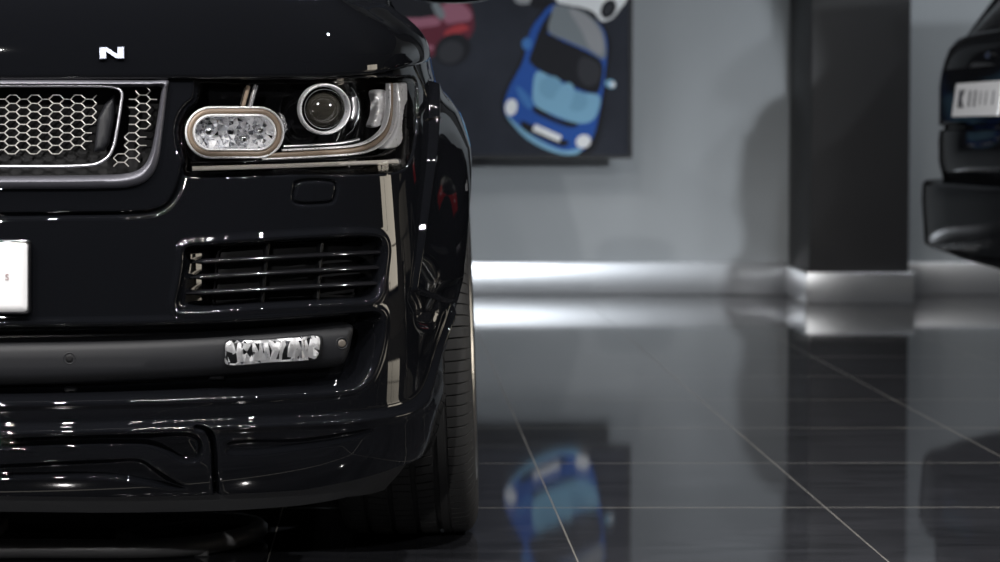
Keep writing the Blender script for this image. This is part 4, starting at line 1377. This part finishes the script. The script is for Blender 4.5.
ink('mblue', ell(420, 145, 17, 20)); ink('lblue', ell(697, 278, 18, 14, 0.4)); ink('white', ell(704, 280, 9, 9))
pic = mesh_obj('printed_picture', PV, PF, None, poster, False, mats=list(PM.values()), fmat=PMI)
bm = bmesh.new(); bm.from_mesh(pic.data)
for f_ in bm.faces:
    if f_.normal.y > 0: f_.normal_flip()
bm.to_mesh(pic.data); bm.free()

# ------------------------------------------------------------------ the other car: tail towards the left, nose to the right
C2 = np.array([2.012, 7.0]); PHI = math.radians(3.0)
car2 = empty('suv', (C2[0] + 2.4, C2[1] + 0.15, 0), 'black SUV beside the charcoal pillar, its tail with white plate showing', 'car')
FW2 = np.array([math.cos(PHI), math.sin(PHI)]); SD2 = np.array([-math.sin(PHI), math.cos(PHI)])    # forward, and towards the far side


def c2(u, v, z): return (C2[0] + FW2[0] * u + SD2[0] * v, C2[1] + FW2[1] * u + SD2[1] * v, z)


def tail_rows(name, rows_, material, side_len, half, rc, bulge=0.05, parent=None):
    """U-shaped rows around the tail: rows_ = [(u, z, half-width factor)]"""
    V, F = [], []
    path = []
    for i in range(9): path.append((side_len * (1 - i / 8.0)**1.0, 1.0, 'side'))
    secs = []
    for u0, z, hf in rows_:
        hw_ = half * hf; row = []
        for i in range(9): row.append((rc + (side_len - rc) * (1 - i / 8), hw_))
        for i in range(1, 9):
            a = math.pi / 2 * i / 8; row.append((rc - rc * math.sin(a), hw_ - rc + rc * math.cos(a)))
        for i in range(1, 24): row.append((0.0, (hw_ - rc) * (1 - 2 * i / 24)))
        row += [(a, -b2) for a, b2 in row[8:17]][::-1] + [(a, -b2) for a, b2 in row[:8]][::-1]
        secs.append([c2(u0 + a + bulge * abs(v / half)**3, v, z) for a, v in row])
    k = len(secs[0]); V = [p for s_ in secs for p in s_]
    for i in range(len(secs) - 1):
        for j in range(k - 1): F.append((i * k + j, i * k + j + 1, (i + 1) * k + j + 1, (i + 1) * k + j))
    o = mesh_obj(name, V, F, material, parent); fix_normals(o)
    return sharp(o, 38)


# rear bumper, lower tailgate, upper tailgate, glasshouse
tail_rows('rear_bumper', [(-0.015, 0.402, 0.99), (-0.030, 0.412, 1.0), (-0.0335, 0.425, 1.0), (-0.038, 0.50, 1.0), (-0.045, 0.575, 1.0), (-0.042, 0.635, 1.0), (-0.030, 0.648, 0.995), (0.02, 0.652, 0.98), (0.05, 0.650, 0.97), (0.06, 0.63, 0.96)], M_PAINT2, 0.60, 0.99, 0.17, 0.24, car2)
tail_rows('rear_bumper_lower', [(0.30, 0.32, 0.88), (0.20, 0.335, 0.90), (0.09, 0.365, 0.95), (-0.005, 0.404, 0.985)], M_SATIN, 0.58, 0.99, 0.17, 0.24, car2)  # lower bumper rows, split off in satin to damp a bright reflection
tail_rows('body_side', [(0.10, 0.60, 0.955), (0.036, 0.655, 0.96), (0.020, 0.72, 0.965), (0.018, 0.80, 0.965), (0.022, 0.835, 0.965), (0.040, 0.842, 0.955), (0.040, 0.850, 0.955), (0.020, 0.857, 0.965), (0.020, 1.00, 0.965), (0.026, 1.045, 0.962), (0.040, 1.10, 0.955), (0.055, 1.14, 0.945), (0.085, 1.175, 0.925), (0.12, 1.19, 0.905), (0.20, 1.20, 0.86)], M_PAINT2, 4.4, 0.99, 0.15, 0.24, car2)
tail_rows('cabin_glass', [(0.135, 1.185, 0.875), (0.33, 1.40, 0.84), (0.56, 1.68, 0.76)], M_DGLASS2, 3.0, 0.99, 0.10, 0.20, car2)
tail_rows('roof', [(0.40, 1.67, 0.78), (0.38, 1.70, 0.78), (0.45, 1.74, 0.75), (0.75, 1.77, 0.6), (1.2, 1.775, 0.2)], M_PAINT2, 2.3, 0.99, 0.12, 0.16, car2)
for v in (0.82, -0.82):
    mb = MB(); mb.bar(c2(0.27, v * 1.02, 1.18), c2(0.62, v * 0.88, 1.70), 0.04, (-1, 0, 0.7), 0.02); mb.build('rear_pillar', M_PAINT2, car2, bevel=0.008)
# front end, bonnet and sill so that the car is whole
loft('front_end', [[c2(4.3 + a, v, z) for a, v in [(0, 0.94), (0.4, 0.92), (0.58, 0.7), (0.63, 0), (0.58, -0.7), (0.4, -0.92), (0, -0.94)]] for z in (0.3, 0.7, 0.95)] +
     [[c2(4.3 + a, v, 1.06) for a, v in [(-0.9, 0.92), (0.2, 0.85), (0.34, 0.6), (0.38, 0), (0.34, -0.6), (0.2, -0.85), (-0.9, -0.92)]]], M_PAINT2, car2)
loft('underbody', [[c2(a, v, z) for a, v in [(1.0, 0.62), (4.6, 0.62), (4.6, -0.62), (1.0, -0.62)]] for z in (0.24, 0.6)], M_BLACK, car2)
# tail lamps wrapped on the corners, wheels
for sg in (1, -1):
    V, F = [], []
    prf = []
    for a in np.radians([0, 12, 26, 40, 52, 60]):
        v = 0.955 - 0.15 + 0.15 * math.cos(a)
        prf.append((0.15 - 0.15 * math.sin(a) + 0.24 * (v / 0.99)**3, v))
    for z in (0.885, 0.895, 1.01, 1.02):
        e = 0.003 if z in (0.895, 1.01) else -0.004
        for u, v in prf: V.append(c2(u + 0.02 - e * 0.7, sg * (v + e * 0.7), z))
    k = len(prf)
    for i in range(3):
        for j in range(k - 1): F.append((i * k + j, i * k + j + 1, (i + 1) * k + j + 1, (i + 1) * k + j))
    tl = mesh_obj('tail_lamp', V, F, M_RED, car2); fix_normals(tl)
SPOKES = next(o.data for o in bpy.data.objects if o.name.startswith('spokes'))
HUB = next(o.data for o in bpy.data.objects if o.name.startswith('hub'))
RIM = next(o.data for o in bpy.data.objects if o.name == 'wheel')
for u in (1.06, 3.87):
    for sg in (1, -1):
        o = bpy.data.objects.new('wheel', RIM); COL.objects.link(o)
        o.parent = car2; o.matrix_parent_inverse = car2.matrix_world.inverted()
        for nm_, me_ in (('tyre', tyre_me), ('spokes', SPOKES), ('hub', HUB)):
            c_ = bpy.data.objects.new(nm_, me_); COL.objects.link(c_); c_.parent = o
        o.location = c2(u, sg * 0.80, WHEEL_Z); o.rotation_euler = (0, 0, PHI + (math.pi / 2 if sg > 0 else -math.pi / 2))
        secs = []
        for a in np.linspace(-0.12, math.pi + 0.12, 28):      # wheel-arch lip
            secs.append([c2(u - r_ * math.cos(a), sg * v_, WHEEL_Z + r_ * math.sin(a)) for r_, v_ in ((0.415, 0.90), (0.42, 0.972), (0.44, 0.985), (0.475, 0.98), (0.49, 0.90))])
        loft('arch_flare', secs, M_SATIN, car2)
for sg in (1, -1):
    loft('sill', [[c2(u, sg * v, z) for v, z in ((0.80, 0.26), (0.95, 0.30), (0.965, 0.45), (0.955, 0.66), (0.80, 0.66))] for u in (1.52, 3.42)], M_PAINT2, car2)
# plate recess panel, plate, badge
loft('plate_recess', [[c2(u, v, z) for u, v, z in [(0.014, 0.40, 0.868), (0.014, -0.40, 0.868), (0.014, -0.40, 1.055), (0.014, 0.40, 1.055)]], [c2(u, v, z) for u, v, z in [(0.04, 0.40, 0.868), (0.04, -0.40, 0.868), (0.04, -0.40, 1.055), (0.04, 0.40, 1.055)]]], M_PAINT2, car2)


def c2_plate():
    # the plate leans back a little, as in the photo
    zc, hh, hv, u0 = 0.943, 0.0585, 0.23, -0.004
    V = []
    for du in (0.0, 0.008):
        for v, z in ((hv, -1), (-hv, -1), (-hv, 1), (hv, 1)):
            V.append(c2(u0 + du + 0.016 * (z + 1) / 2, v, zc + z * hh))
    F = [(0, 3, 2, 1), (4, 5, 6, 7), (0, 1, 5, 4), (1, 2, 6, 5), (2, 3, 7, 6), (3, 0, 4, 7)]
    o = mesh_obj('number_plate', V, F, M_PLATE, car2, False); fix_normals(o)
    o['label'] = 'white rear number plate'
    r_v = np.array([SD2[0], SD2[1], 0]) * -1.0
    u_v = np.array([FW2[0] * 0.016, FW2[1] * 0.016, 2 * hh]); u_v /= np.linalg.norm(u_v)
    org = lambda v, dz=0.0: np.array(c2(u0 - 0.0012 + 0.008 + dz * 0.14, v, zc + dz))
    text_mesh('plate_letter', 'K', 0.078, 0.0006, M_INK, o, (org(0.155), r_v, u_v), 0.006)
    for i, v in enumerate((0.065, 0.01, -0.045, -0.10, -0.17)):
        text_mesh('plate_letter', 'I', 0.068, 0.0006, M_INK if i < 2 else M_FRAME, o, (org(v), r_v, u_v), 0.005 if i < 2 else 0.001)


c2_plate()
o = loft('tail_badge', [[c2(0.022, -0.06 + 0.03 * math.cos(a), 1.092 + 0.013 * math.sin(a)) for a in np.linspace(0, 2 * math.pi, 16, endpoint=False)], [c2(0.045, -0.06 + 0.032 * math.cos(a), 1.092 + 0.015 * math.sin(a)) for a in np.linspace(0, 2 * math.pi, 16, endpoint=False)]], M_CHROME, car2)

# ------------------------------------------------------------------ low frame lying under the nearer car
fr = empty('steel_frame', (-0.6, 4.07, 0), 'low dark steel frame with round corners lying on the floor under the near car', 'steel_frame')  # plain steel frame, its use is not known


M_FRAME2 = noise_rough(mat('grey_frame_steel', (0.10, 0.10, 0.105), 0.5, 0.3), 40, 0.4, 0.6)


def tube_path(name, pts, r, material, parent, closed=True, k=8):
    P = catmull(np.array(pts, float), 6, closed); V, F = [], []; n_ = len(P)
    for i in range(n_):
        t_ = P[(i + 1) % n_] - P[i - 1] if closed else P[min(i + 1, n_ - 1)] - P[max(i - 1, 0)]
        t_ = t_ / np.linalg.norm(t_); s_ = np.cross(t_, (0, 0, 1)); s_ /= np.linalg.norm(s_); u_ = np.cross(s_, t_)
        for j in range(k):
            a = 2 * math.pi * (j + 0.5) / k; V.append(P[i] + r * (s_ * math.cos(a) + u_ * math.sin(a)))
    for i in range(n_ if closed else n_ - 1):
        for j in range(k): F.append((i * k + j, i * k + (j + 1) % k, ((i + 1) % n_) * k + (j + 1) % k, ((i + 1) % n_) * k + j))
    o = mesh_obj(name, V, F, material, parent); fix_normals(o); return o


FZ = 0.022
loop = [(-1.0, 4.20), (-0.48, 4.20), (-0.32, 4.195), (-0.272, 4.15), (-0.272, 4.09), (-0.33, 4.0), (-0.42, 3.94), (-0.7, 3.93), (-1.0, 3.94), (-1.05, 4.0), (-1.05, 4.14)]
tube_path('frame_rail', [(x, y, FZ) for x, y in loop], 0.019, M_FRAME2, fr)
for a_, b_ in (((-0.49, 4.19), (-0.54, 4.05)), ((-0.54, 4.05), (-0.47, 3.94)), ((-0.40, 4.19), (-0.54, 4.05)), ((-0.8, 4.19), (-0.8, 3.94))):
    mb = MB(); mb.bar((*a_, FZ), (*b_, FZ), 0.011, (0, 0, 1)); mb.build('cross_brace', M_FRAME2, fr, bevel=0.003)
for x, y in ((-0.285, 4.12), (-0.37, 3.97), (-1.04, 4.0), (-1.04, 4.14)):
    mb = MB(); mb.box((x - 0.015, y - 0.015, 0), (x + 0.015, y + 0.015, FZ)); mb.build('foot', M_FRAME2, fr, bevel=0.004)
